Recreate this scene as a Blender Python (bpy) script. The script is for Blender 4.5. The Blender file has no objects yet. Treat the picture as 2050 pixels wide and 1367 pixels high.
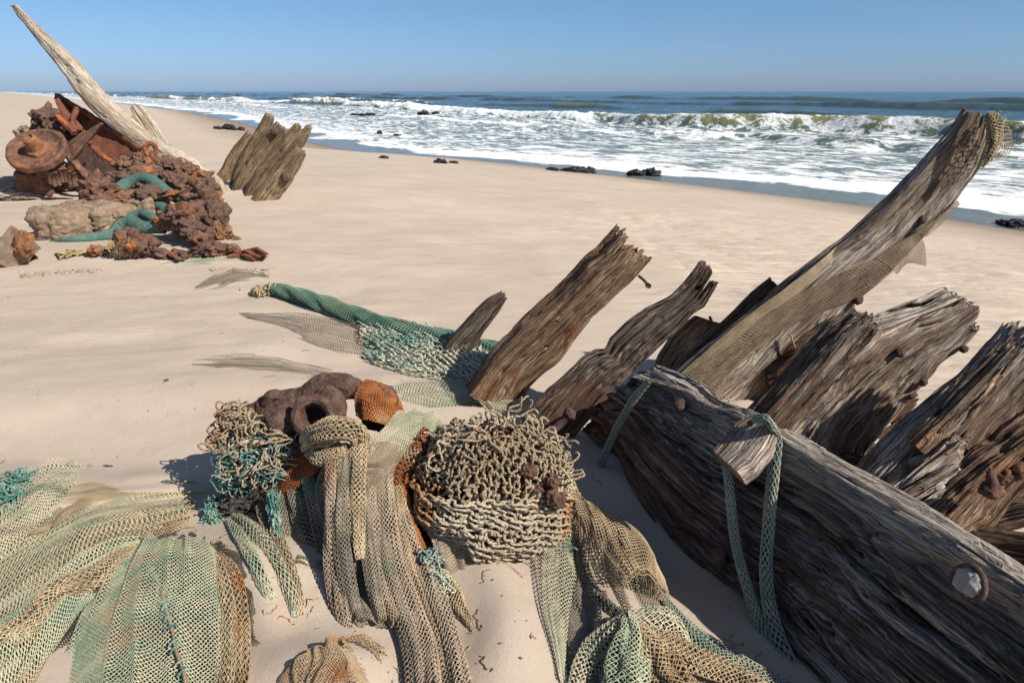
import bpy, bmesh, math, random
import numpy as np
from math import radians, sin, cos, pi
scene = bpy.context.scene
COL = scene.collection
CAMZ = 1.3
PITCH = radians(20.1)
FPX = 1367.0
CW, CH = 2050.0, 1367.0
SEA = -1.7
# ------------------------------------------------------------------ noise
def _hash(ix, iy, iz):
    h = (ix * 374761393 + iy * 668265263 + iz * 2147483647 * 13) & 0xffffffff
    h = ((h ^ (h >> 13)) * 1274126177) & 0xffffffff
    h = ((h ^ (h >> 16)) * 2246822519) & 0xffffffff
    return ((h ^ (h >> 15)) & 0xffffff) / float(0xffffff)
def vn(x, y, z=0.0):
    x, y, z = np.broadcast_arrays(np.asarray(x, float), np.asarray(y, float), np.asarray(z, float))
    fx, fy, fz = np.floor(x), np.floor(y), np.floor(z)
    ix, iy, iz = fx.astype(np.int64), fy.astype(np.int64), fz.astype(np.int64)
    tx, ty, tz = x - fx, y - fy, z - fz
    tx = tx*tx*tx*(tx*(tx*6-15)+10); ty = ty*ty*ty*(ty*(ty*6-15)+10); tz = tz*tz*tz*(tz*(tz*6-15)+10)
    def L(a, b, t): return a + (b - a) * t
    c = [[[ _hash(ix+i, iy+j, iz+k) for k in (0, 1)] for j in (0, 1)] for i in (0, 1)]
    r = L(L(L(c[0][0][0], c[1][0][0], tx), L(c[0][1][0], c[1][1][0], tx), ty),
          L(L(c[0][0][1], c[1][0][1], tx), L(c[0][1][1], c[1][1][1], tx), ty), tz)
    return r * 2 - 1
def vn2(x, y):
    x, y = np.broadcast_arrays(np.asarray(x, float), np.asarray(y, float))
    fx, fy = np.floor(x), np.floor(y)
    ix, iy = fx.astype(np.int64), fy.astype(np.int64)
    tx, ty = x - fx, y - fy
    tx = tx*tx*tx*(tx*(tx*6-15)+10); ty = ty*ty*ty*(ty*(ty*6-15)+10)
    a, b, c, d = _hash(ix, iy, ix*0+7), _hash(ix+1, iy, ix*0+7), _hash(ix, iy+1, ix*0+7), _hash(ix+1, iy+1, ix*0+7)
    return ((a + (b-a)*tx) * (1-ty) + (c + (d-c)*tx) * ty) * 2 - 1
def fbm(x, y, z=0.0, o=4, g=0.5):
    s, a, f, t = 0, 1.0, 1.0, 0
    for i in range(o):
        s = s + a * vn(np.asarray(x)*f + 17.3*i, np.asarray(y)*f + 5.1*i, np.asarray(z)*f + 9.7*i); t += a; a *= g; f *= 2.03
    return s / t * 1.5
def fbm2(x, y, o=3, g=0.5):
    s, a, f, t = 0, 1.0, 1.0, 0
    for i in range(o):
        s = s + a * vn2(np.asarray(x)*f + 17.3*i, np.asarray(y)*f + 5.1*i); t += a; a *= g; f *= 2.03
    return s / t * 1.5
def sst(a, b, x):
    t = np.clip((np.asarray(x, float) - a) / (b - a), 0, 1); return t*t*(3-2*t)
# ------------------------------------------------------------------ camera rays (photo pixels -> points in the world)
def ray(u, v):
    X = (np.asarray(u, float) - CW/2) / FPX; Y = -(np.asarray(v, float) - CH/2) / FPX
    return X, np.cos(PITCH) + Y*np.sin(PITCH), -np.sin(PITCH) + Y*np.cos(PITCH)
def PY(u, v, y):
    dx, dy, dz = ray(u, v); k = y / dy
    return np.stack([dx*k, dy*k, CAMZ + dz*k], -1)
def PZ(u, v, z):
    dx, dy, dz = ray(u, v); k = (z - CAMZ) / dz
    return np.stack([dx*k, dy*k, CAMZ + dz*k], -1)
def PL(u, v, p0, n, off=0.0):
    dx, dy, dz = ray(u, v); d = np.stack([dx, dy, dz], -1)
    o = np.array([0, 0, CAMZ]); n = np.asarray(n) / np.linalg.norm(n)
    k = ((np.asarray(p0) - o) @ n) / (d @ n)
    return o + d * np.asarray(k)[..., None] + n * off
# ------------------------------------------------------------------ shore line and ground
SHP = [(2050, 462), (1750, 415), (1400, 372), (1080, 336), (760, 311), (620, 285), (500, 250), (400, 228), (250, 209), (120, 196), (60, 190)]
SH = [PZ(u, v, SEA)[:2] for u, v in SHP]
d0 = SH[0] - SH[1]; d0 /= np.linalg.norm(d0)
SH = [SH[0] + d0*3000*np.array([1, 1]), SH[0] + d0*8] + SH
d1 = SH[-1] - SH[-2]; d1 /= np.linalg.norm(d1)
SH = np.array(SH + [SH[-1] + d1*6000])
def shore(x, y):
    """signed distance to the water's edge, positive on land"""
    x = np.asarray(x, float); y = np.asarray(y, float)
    best = np.full(np.broadcast(x, y).shape, 1e18); sg = np.ones_like(best)
    for a, b in zip(SH[:-1], SH[1:]):
        d = b - a; L2 = d @ d
        t = np.clip(((x-a[0])*d[0] + (y-a[1])*d[1]) / L2, 0, 1)
        px, py = x - a[0] - t*d[0], y - a[1] - t*d[1]
        q = px*px + py*py; cr = d[0]*py - d[1]*px
        m = q < best - 1e-9
        best = np.where(m, q, best); sg = np.where(m, np.sign(cr), sg)
    return np.sqrt(best) * sg
MOUNDS = []
def gbase(x, y):
    s = shore(x, y) + 1.2*fbm2(x*0.09, y*0.09, 2)*sst(30, 60, np.hypot(x, y))*0
    t = np.clip(1 - s/19.0, 0, 6)
    z = SEA * np.where(t < 1, t**1.7, 1 + 1.2*(t-1))
    z = np.maximum(z, SEA - 3)
    z = z + 0.035*fbm2(x*0.45+3, y*0.6, 3) * sst(0, 6, s)
    z = z + 0.9*sst(60, 500, s) * (0.6+0.5*fbm2(x*0.01, y*0.006, 2))
    return z
def ground(x, y, fine=True):
    x = np.asarray(x, float); y = np.asarray(y, float)
    z = gbase(x, y)
    for (mx, my, rx, ry, an, h) in MOUNDS:
        c, s = cos(an), sin(an)
        a = ((x-mx)*c + (y-my)*s) / rx; b = (-(x-mx)*s + (y-my)*c) / ry
        z = z + h*np.exp(-(a*a + b*b))
    if fine:
        r = np.hypot(x, y)
        z = z + 0.010*fbm2(x*2.3, y*3.1, 3) * np.exp(-r/9)
    return z
def G(u, v, h=0.0):
    u, v, h = np.broadcast_arrays(np.asarray(u, float), np.asarray(v, float), np.asarray(h, float))
    dx, dy, dz = ray(u, v)
    k = (0 + h - CAMZ) / np.minimum(dz, -1e-4)
    for i in range(25):
        z = ground(dx*k, dy*k) + h
        kn = (z - CAMZ) / np.minimum(dz, -1e-4)
        k = k + 0.6*(kn - k)
    return np.stack([dx*k, dy*k, CAMZ + dz*k], -1)
def mound(u, v, rx, ry, h, an=0.0):
    p = PZ(u, v, 0.0); MOUNDS.append((float(p[0]), float(p[1]), rx, ry, an, h))
# ------------------------------------------------------------------ mesh building
class MB:
    def __init__(self): self.v = []; self.f = []; self.n = 0; self.a = []
    def add(self, v, faces, att=None):
        v = np.asarray(v, float).reshape(-1, 3)
        if isinstance(faces, np.ndarray): faces = [faces]
        for f in faces: self.f.append(np.asarray(f, np.int64) + self.n)
        self.v.append(v); self.a.append(np.zeros((len(v), 3)) if att is None else np.asarray(att, float).reshape(-1, 3))
        self.n += len(v); return self
    def verts(self): return np.concatenate(self.v)
    def build(self, name, mat, parent=None, smooth=True, origin=None):
        v = self.verts(); a = np.concatenate(self.a)
        if origin is None:
            if parent is not None: origin = np.array(parent.matrix_world_loc)
            else:
                lo, hi = v.min(0), v.max(0); origin = np.array([(lo[0]+hi[0])/2, (lo[1]+hi[1])/2, lo[2]])
        origin = np.asarray(origin, float)
        me = bpy.data.meshes.new(name)
        tot = [np.full(len(f), f.shape[1]) for f in self.f]
        tot = np.concatenate(tot); idx = np.concatenate([f.ravel() for f in self.f])
        me.vertices.add(len(v)); me.vertices.foreach_set('co', (v-origin).astype(np.float32).ravel())
        me.loops.add(len(idx)); me.loops.foreach_set('vertex_index', idx.astype(np.int32))
        me.polygons.add(len(tot)); st = np.concatenate([[0], np.cumsum(tot)[:-1]])
        me.polygons.foreach_set('loop_start', st.astype(np.int32))
        me.polygons.foreach_set('use_smooth', np.full(len(tot), smooth))
        me.update(calc_edges=True); me.validate()
        at = me.attributes.new('wco', 'FLOAT_VECTOR', 'POINT'); at.data.foreach_set('vector', a.astype(np.float32).ravel())
        if mat is not None: me.materials.append(mat)
        o = bpy.data.objects.new(name, me); COL.objects.link(o)
        if parent is not None:
            o.parent = parent
        else:
            o.location = origin
        LOC[o.name] = origin
        return o
LOC = {}
class _P:  # parent helper
    pass
def build(mb, name, mat, parent=None, smooth=True):
    if parent is not None:
        return _bp(mb, name, mat, parent, smooth)
    return mb.build(name, mat, None, smooth)
def _bp(mb, name, mat, parent, smooth):
    org = LOC[parent.name]
    o = mb.build(name, mat, None, smooth, origin=org)
    o.parent = parent; o.location = (0, 0, 0)
    LOC[o.name] = org
    return o
def tag(o, label, cat, group=None, kind=None):
    if label: o['label'] = label
    if cat: o['category'] = cat
    if group: o['group'] = group
    if kind or cat: o['kind'] = kind or 'thing'
    return o
def empty(name, loc, label, cat, group=None):
    o = bpy.data.objects.new(name, None); COL.objects.link(o); o.location = [float(c) for c in loc]
    o.empty_display_size = 0.1
    LOC[o.name] = np.array(loc, float); return tag(o, label, cat, group)
def grid_faces(nu, nv, wrap_u=False, wrap_v=False):
    iu = np.arange(nu if wrap_u else nu-1); iv = np.arange(nv if wrap_v else nv-1)
    a, b = np.meshgrid(iu, iv, indexing='ij'); a = a.ravel(); b = b.ravel()
    a2 = (a+1) % nu; b2 = (b+1) % nv
    return np.stack([a*nv+b, a2*nv+b, a2*nv+b2, a*nv+b2], -1)
def norm(a): return a / np.maximum(np.linalg.norm(a, axis=-1, keepdims=True), 1e-12)
_ico = {}
def ico(n):
    if n not in _ico:
        bm = bmesh.new(); bmesh.ops.create_icosphere(bm, subdivisions=n, radius=1.0)
        _ico[n] = (np.array([v.co[:] for v in bm.verts]), np.array([[v.index for v in f.verts] for f in bm.faces])); bm.free()
    return _ico[n]
def rotm(rx, ry, rz):
    cx, sx, cy, sy, cz, sz = cos(rx), sin(rx), cos(ry), sin(ry), cos(rz), sin(rz)
    return np.array([[cz, -sz, 0], [sz, cz, 0], [0, 0, 1]]) @ np.array([[cy, 0, sy], [0, 1, 0], [-sy, 0, cy]]) @ np.array([[1, 0, 0], [0, cx, -sx], [0, sx, cx]])
def lump(mb, c, r, seed=0, amp=0.25, freq=1.6, n=5, rot=(0, 0, 0), fine=0.06, box=0.0, crag=0.0):
    d, f = ico(n); r = np.array(r if hasattr(r, '__len__') else (r, r, r), float)
    if box > 0:
        p = 2 + box*8; k = (np.abs(d)**p).sum(-1)**(-1/p); d1 = d*k[:, None]
    else: d1 = d
    s = 1 + amp*fbm(d[:, 0]*freq+seed*7.1, d[:, 1]*freq+seed, d[:, 2]*freq-seed*3, 3) + fine*fbm(d[:, 0]*9+seed, d[:, 1]*9, d[:, 2]*9, 4, 0.6)
    if crag > 0:
        w = fbm(d[:, 0]*4.1+seed*2, d[:, 1]*4.1, d[:, 2]*4.1+seed, 4, 0.55); s = s - crag*np.clip(0.22-np.abs(w), 0, 1)*4
        w = fbm(d[:, 0]*11+seed*5, d[:, 1]*11, d[:, 2]*11+seed, 2); s = s + crag*0.5*np.abs(w)
    v = (d1 * r * s[:, None]) @ rotm(*rot).T + np.asarray(c)
    mb.add(v, f, v); return mb
def transport(P):
    """frames by parallel transport; P (L,n,3) -> N,B (L,n,3)"""
    T = norm(np.gradient(P, axis=1)); L, n = P.shape[:2]
    N = np.zeros_like(P); ref = np.where(np.abs(T[:, 0, 2:3]) < 0.8, np.array([[0, 0, 1.0]]), np.array([[1.0, 0, 0]]))
    N[:, 0] = norm(ref - (ref*T[:, 0]).sum(-1, keepdims=True)*T[:, 0])
    for i in range(1, n):
        m = N[:, i-1] - (N[:, i-1]*T[:, i]).sum(-1, keepdims=True)*T[:, i]; N[:, i] = norm(m)
    return T, N, np.cross(T, N)
def tubes(mb, P, r, k=5, caps=True, ref=None, keep=None):
    """P (L,n,3) polylines, r scalar/array (L,n)"""
    P = np.asarray(P, float)
    if P.ndim == 2: P = P[None]
    L, n = P.shape[:2]
    if n < 2 or L < 1: return mb
    if ref is None: T, N, B = transport(P)
    else:
        T = norm(np.gradient(P, axis=1)); B = norm(np.cross(T, ref)); N = np.cross(B, T)
    r = np.broadcast_to(np.asarray(r, float), (L, n))
    a = np.arange(k)*2*pi/k
    V = P[:, :, None, :] + r[:, :, None, None]*(N[:, :, None, :]*np.cos(a)[None, None, :, None] + B[:, :, None, :]*np.sin(a)[None, None, :, None])
    ln = np.concatenate([np.zeros((L, 1)), np.cumsum(np.linalg.norm(np.diff(P, axis=1), axis=-1), axis=1)], 1)
    off = (np.arange(L)*1.37)[:, None, None]
    at = np.stack(np.broadcast_arrays(ln[:, :, None], (a/(2*pi))[None, None, :], off), -1)
    f = grid_faces(n, k, False, True)
    if keep is not None:
        kq = np.repeat(keep.reshape(L, n-1), k, axis=1)  # (L,(n-1)*k)
    F = (f[None] + (np.arange(L)*n*k)[:, None, None])
    F = F[kq] if keep is not None else F.reshape(-1, 4)
    fs = [F]
    if caps:
        base = (np.arange(L)*n*k)[:, None]
        fs.append(base + np.arange(k)[::-1][None]); fs.append(base + (n-1)*k + np.arange(k)[None])
    mb.add(V.reshape(-1, 3), fs, at.reshape(-1, 3)); return mb
def spline(pts, n):
    """Catmull-Rom through pts (m,d) at n samples by chord length"""
    p = np.asarray(pts, float); m = len(p)
    if m == 2:
        t = np.linspace(0, 1, n)[:, None]; return p[0]*(1-t) + p[1]*t
    cl = np.concatenate([[0], np.cumsum(np.linalg.norm(np.diff(p[:, :3], axis=0), axis=1))]); s = np.linspace(0, cl[-1], n)
    tang = np.zeros_like(p)
    tang[1:-1] = (p[2:] - p[:-2]) / (cl[2:] - cl[:-2])[:, None]
    tang[0] = (p[1]-p[0])/(cl[1]-cl[0]); tang[-1] = (p[-1]-p[-2])/(cl[-1]-cl[-2])
    i = np.clip(np.searchsorted(cl, s, side='right')-1, 0, m-2); h = (cl[i+1]-cl[i]); t = (s-cl[i])/h
    t = t[:, None]; h = h[:, None]
    return (2*t**3-3*t**2+1)*p[i] + (t**3-2*t**2+t)*h*tang[i] + (-2*t**3+3*t**2)*p[i+1] + (t**3-t**2)*h*tang[i+1]
def interp_rows(s0, rows, s):
    rows = np.asarray(rows, float); sh = rows.shape[1:]; r = rows.reshape(len(rows), -1)
    return np.stack([np.interp(s, s0, r[:, j]) for j in range(r.shape[1])], -1).reshape((len(s),)+sh)
def smooth1(a, k):
    if k < 1: return a
    w = np.hanning(2*k+3)[1:-1]; w /= w.sum(); p = np.pad(a, ((k, k),)+((0, 0),)*(a.ndim-1), mode='edge')
    return np.stack([np.convolve(p.reshape(len(p), -1)[:, j], w, mode='valid') for j in range(a[0].size)], -1).reshape(a.shape)
# ------------------------------------------------------------------ timber
def timber(name, label, st, thick, seed=1, mat=None, amp=0.006, crack=0.014, lump_amp=0.01, jag=0.06, jagf=40, res=0.006, nper=240,
           rnd=0.25, chip=0.12, group=None, back=None, base_jag=0.0, edge=None, bend=0.3, cat='timber', smoothk=3, gf=1.0, parent=None, endf=None, holes=(), lf=0.6, vpow=8):
    """st: stations ((L),(R)) 3-D points of the two front edges, from the base to the tip; the body is `thick` deep behind that face"""
    st = np.asarray(st, float)
    c = st.mean(1); cl = np.concatenate([[0], np.cumsum(np.linalg.norm(np.diff(c, axis=0), axis=1))]); Ln = cl[-1]
    ns = int(max(24, min(520, Ln/res))); s = np.linspace(0, Ln, ns)
    S = interp_rows(cl, st, s); S = smooth1(S, max(1, int(smoothk*ns/100)))
    C = S.mean(1); Wv = (S[:, 1]-S[:, 0])/2
    A = norm(smooth1(np.gradient(C, axis=0), ns//12)); hw = np.linalg.norm(Wv, axis=1); Wd = norm(Wv)
    N = norm(smooth1(np.cross(Wd, A), ns//12))
    cam = np.array([0, 0, CAMZ]); 
    if (N.mean(0) @ (C.mean(0)-cam)) < 0: N = -N
    if back is not None: N = norm(np.broadcast_to(np.asarray(back, float), N.shape))
    th = thick if hasattr(thick, '__len__') else [thick, thick]
    ht = np.interp(s, np.linspace(0, Ln, len(th)), th)/2
    hwm = float(np.median(hw)); htm = float(np.median(ht))
    # rounded rectangle perimeter
    r = rnd*min(hwm, htm); segs = [(2*(hwm-r)), 2*(htm-r)]; per = 2*sum(segs)+2*pi*r
    u = (np.arange(nper)+0.5)/nper*per; pts = []
    for q in u:
        x = q
        if x < segs[0]: pts.append((-hwm+r+x, -htm, 0, -1)); continue
        x -= segs[0]; a = pi*r/2
        if x < a: t = x/r; pts.append((hwm-r+r*sin(t), -htm+r-r*cos(t), sin(t), -cos(t))); continue
        x -= a
        if x < segs[1]: pts.append((hwm, -htm+r+x, 1, 0)); continue
        x -= segs[1]
        if x < a: t = x/r; pts.append((hwm-r+r*cos(t), htm-r+r*sin(t), cos(t), sin(t))); continue
        x -= a
        if x < segs[0]: pts.append((hwm-r-x, htm, 0, 1)); continue
        x -= segs[0]
        if x < a: t = x/r; pts.append((-hwm+r-r*sin(t), htm-r+r*cos(t), -sin(t), cos(t))); continue
        x -= a
        if x < segs[1]: pts.append((-hwm, htm-r-x, -1, 0)); continue
        x -= segs[1]; t = x/r; pts.append((-hwm+r-r*cos(t), -htm+r-r*sin(t), -cos(t), -sin(t)))
    pts = np.array(pts); a0, b0, na, nb = pts.T
    sd = seed*13.37
    def endlen(a, b):
        j = fbm(a*jagf+sd, b*jagf*0.8-sd, 0.5, 3, 0.6)*1.2 + 0.5*vn(a*jagf*2.4, b*jagf*2.4, sd)
        e = jag*j
        if endf is not None: e = e + endf(a/hwm, b/htm)
        return e
    # map s for the tip stretch
    nc = 12
    def point(sv, a, b, dn, da, db):
        Ci = interp_rows(s, C, sv); Wi = interp_rows(s, Wd, sv); Ni = interp_rows(s, N, sv); Ai = interp_rows(s, A, sv)
        k = np.interp(sv, s, hw)/hwm; kt = np.interp(sv, s, ht)/htm
        ex = np.maximum(sv-Ln, 0)
        return Ci + Ai*ex[:, None] + Wi*(a*k+da)[:, None] + Ni*(b*kt + np.interp(sv, s, ht) + db)[:, None]
    jtip = endlen(a0, b0)
    z1 = max(0.06, 2.2*jag)
    SS = np.repeat(s, nper); a = np.tile(a0, ns); b = np.tile(b0, ns); NA = np.tile(na, ns); NBb = np.tile(nb, ns)
    sv = SS + np.tile(jtip, ns)*sst(Ln-z1*2.2, Ln, SS)
    if base_jag: sv = sv + base_jag*fbm(a*jagf, b*jagf+9, sd, 2)*(1-sst(0, z1, SS))
    wz = 0.010*gf*vn(sv*2.6, sd, 0) + (0.008+0.020*bend)*gf*fbm(sv*2.2, a*5+sd, b*5, 2)
    gx, gy = a + wz*bend, b + wz*bend
    # furrows along the grain at three widths: sharp valleys between rounded ridges
    f1 = 1-np.abs(vn(gx*26/gf+5, gy*26/gf, sv*1.7*lf+sd)); f2 = 1-np.abs(vn(gx*62/gf+9, gy*62/gf, sv*3.4*lf-sd)); f3 = 1-np.abs(vn(gx*140+2, gy*140, sv*7.0*lf+sd))
    m1 = sst(-0.35, 0.35, vn(gx*7, gy*7, sv*1.8+sd*2)); m2 = 0.35+0.65*sst(-0.3, 0.4, vn(gx*9+4, gy*9, sv*2.7))
    cw = vn(gx*11/gf+31, gy*11/gf, sv*1.0-sd); cr = np.clip(1-np.abs(cw)*13, 0, 1)**0.7*sst(-0.1, 0.35, vn(sv*1.9+4, gx*5, gy*5+sd))
    lp = fbm(a*5+sd, b*5, sv*3.0, 3); rg = fbm(gx*60, gy*60, sv*14, 3, 0.6)
    pit = np.clip(fbm(a*16, b*16+sd, sv*9, 3)-0.45, 0, 1)
    wend = 1 + 1.3*sst(Ln-z1*4, Ln, SS)
    dn = amp*0.6*rg*0.6 - amp*((3.6*m1*f1**8 if vpow >= 8 else 3.2*f1**vpow) + 2.2*m2*f2**6 + 0.8*f3**3)*wend - crack*cr*wend + lump_amp*lp - lump_amp*1.6*pit
    dn = dn*np.clip(np.interp(SS, s, hw)/hwm, 0.12, 1.0)**0.9
    for (hs, ha, hr_) in holes:
        dd = np.hypot(SS-hs*Ln, a-ha*hwm); dn = np.where((NBb < -0.5) & (dd < hr_*1.2), dn-0.035*sst(hr_*1.2, hr_*0.8, dd), dn)
    corner = np.abs(NA*NBb)*2
    dn = dn - chip*hwm*np.clip(fbm(sv*6+sd, NA*2, NBb*2, 3)+0.1, 0, 1)*(0.25+corner)
    P = point(sv, a, b, 0, NA*dn, NBb*dn).reshape(ns, nper, 3)
    rows = list(P); atts = list(np.stack([sv, a+(seed*1.37) % 5, b], -1).reshape(ns, nper, 3))
    dn = dn.reshape(ns, nper)[-1]
    # tip cap
    base_da = na*dn; base_db = nb*dn
    for q in range(1, nc+1):
        kk = 1-q/nc; kk = kk**0.9 if q < nc else 0.0
        a, b = a0*kk, b0*kk; sv = np.full(nper, Ln) + endlen(a, b)
        rows.append(point(sv, a, b, 0, base_da*kk, base_db*kk)); atts.append(np.stack([sv, a+(seed*1.37) % 5, b], -1))
    V = np.array(rows); F = grid_faces(len(rows), nper, False, True)
    mb = MB(); mb.add(V.reshape(-1, 3), F, np.array(atts).reshape(-1, 3))
    mb.add(V[0], [np.arange(nper)[None, ::-1]], np.array(atts[0]))
    o = build(mb, name, mat, parent)
    if parent is None: tag(o, label, cat, group)
    elif label: o['label'] = label
    o_info = dict(C=C, Wd=Wd, N=N, A=A, L=Ln)
    return o, o_info
def zc(x0, y0, k): return lambda x, y: (x0 + x/k, y0 + y/k)
def stations(lst, zoom, yb, yt, turn=0.3, ext=None):
    """pixel stations (Lx,Ly,Rx,Ry) in a zoomed view -> 3-D, depth from yb (base) to yt (tip); right edge lies deeper by turn*width"""
    out = []; n = len(lst)
    mids = np.array([((a+c)/2, (b+d)/2) for a, b, c, d in lst]); cl = np.concatenate([[0], np.cumsum(np.hypot(*np.diff(mids, axis=0).T))]); cl /= cl[-1]
    for (a, b, c, d), t in zip(lst, cl):
        y = yb + (yt-yb)*t; u1, v1 = zoom(a, b); u2, v2 = zoom(c, d)
        L = PY(u1, v1, y); R = PY(u2, v2, y); w = np.linalg.norm(R-L)
        L = PY(u1, v1, y - turn*w/2); R = PY(u2, v2, y + turn*w/2)
        out.append((L, R))
    return np.array(out)
# ------------------------------------------------------------------ materials
def newmat(name):
    m = bpy.data.materials.new(name); m.use_nodes = True; nt = m.node_tree; nt.nodes.clear()
    out = nt.nodes.new('ShaderNodeOutputMaterial'); b = nt.nodes.new('ShaderNodeBsdfPrincipled'); nt.links.new(b.outputs[0], out.inputs[0])
    return m, nt, b
class NT:
    def __init__(s, nt): s.nt = nt
    def n(s, t, **k):
        o = s.nt.nodes.new(t)
        for a, v in k.items(): setattr(o, a, v)
        return o
    def l(s, a, b): s.nt.links.new(a, b)
    def attr(s, name='wco'): return s.n('ShaderNodeAttribute', attribute_name=name).outputs['Vector']
    def obj(s): return s.n('ShaderNodeTexCoord').outputs['Object']
    def pos(s): return s.n('ShaderNodeNewGeometry').outputs['Position']
    def map(s, v, sc=(1, 1, 1), loc=(0, 0, 0), rot=(0, 0, 0)):
        m = s.n('ShaderNodeMapping'); s.l(v, m.inputs[0]); m.inputs[1].default_value = loc; m.inputs[2].default_value = rot; m.inputs[3].default_value = sc; return m.outputs[0]
    def noise(s, v, sc=5, det=4, rough=0.6, dist=0.0):
        m = s.n('ShaderNodeTexNoise'); s.l(v, m.inputs['Vector']); m.inputs['Scale'].default_value = sc; m.inputs['Detail'].default_value = det; m.inputs['Roughness'].default_value = rough; m.inputs['Distortion'].default_value = dist; return m.outputs['Fac']
    def vor(s, v, sc=5, feature='F1'):
        m = s.n('ShaderNodeTexVoronoi', feature=feature); s.l(v, m.inputs['Vector']); m.inputs['Scale'].default_value = sc; return m.outputs['Distance']
    def ramp(s, f, stops, interp='LINEAR'):
        r = s.n('ShaderNodeValToRGB'); s.l(f, r.inputs[0]); cr = r.color_ramp; cr.interpolation = interp
        while len(cr.elements) < len(stops): cr.elements.new(0.5)
        for e, (p, c) in zip(cr.elements, stops): e.position = p; e.color = (c, c, c, 1) if not hasattr(c, '__len__') else (*c, 1)
        return r.outputs[0]
    def mix(s, f, a, b, mode='MIX'):
        m = s.n('ShaderNodeMix', data_type='RGBA', blend_type=mode)
        for q, i in ((f, m.inputs[0]), (a, m.inputs[6]), (b, m.inputs[7])):
            if hasattr(q, 'is_linked') or hasattr(q, 'node'): s.l(q, i)
            elif hasattr(q, '__len__'): i.default_value = (*q, 1)
            else: i.default_value = q
        return m.outputs[2]
    def math(s, op, a, b=0.0, c=None):
        m = s.n('ShaderNodeMath', operation=op)
        for q, i in ((a, m.inputs[0]), (b, m.inputs[1])) + (((c, m.inputs[2]),) if c is not None else ()):
            if hasattr(q, 'node'): s.l(q, i)
            else: i.default_value = q
        return m.outputs[0]
    def bump(s, h, st, dist, nrm=None):
        b = s.n('ShaderNodeBump'); s.l(h, b.inputs['Height']); b.inputs['Strength'].default_value = st; b.inputs['Distance'].default_value = dist
        if nrm is not None: s.l(nrm, b.inputs['Normal'])
        return b.outputs[0]
    def sep(s, v):
        m = s.n('ShaderNodeSeparateXYZ'); s.l(v, m.inputs[0]); return m.outputs
    def comb(s, x, y, z):
        m = s.n('ShaderNodeCombineXYZ')
        for q, i in zip((x, y, z), m.inputs):
            if hasattr(q, 'node'): s.l(q, i)
            else: i.default_value = q
        return m.outputs[0]
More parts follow.
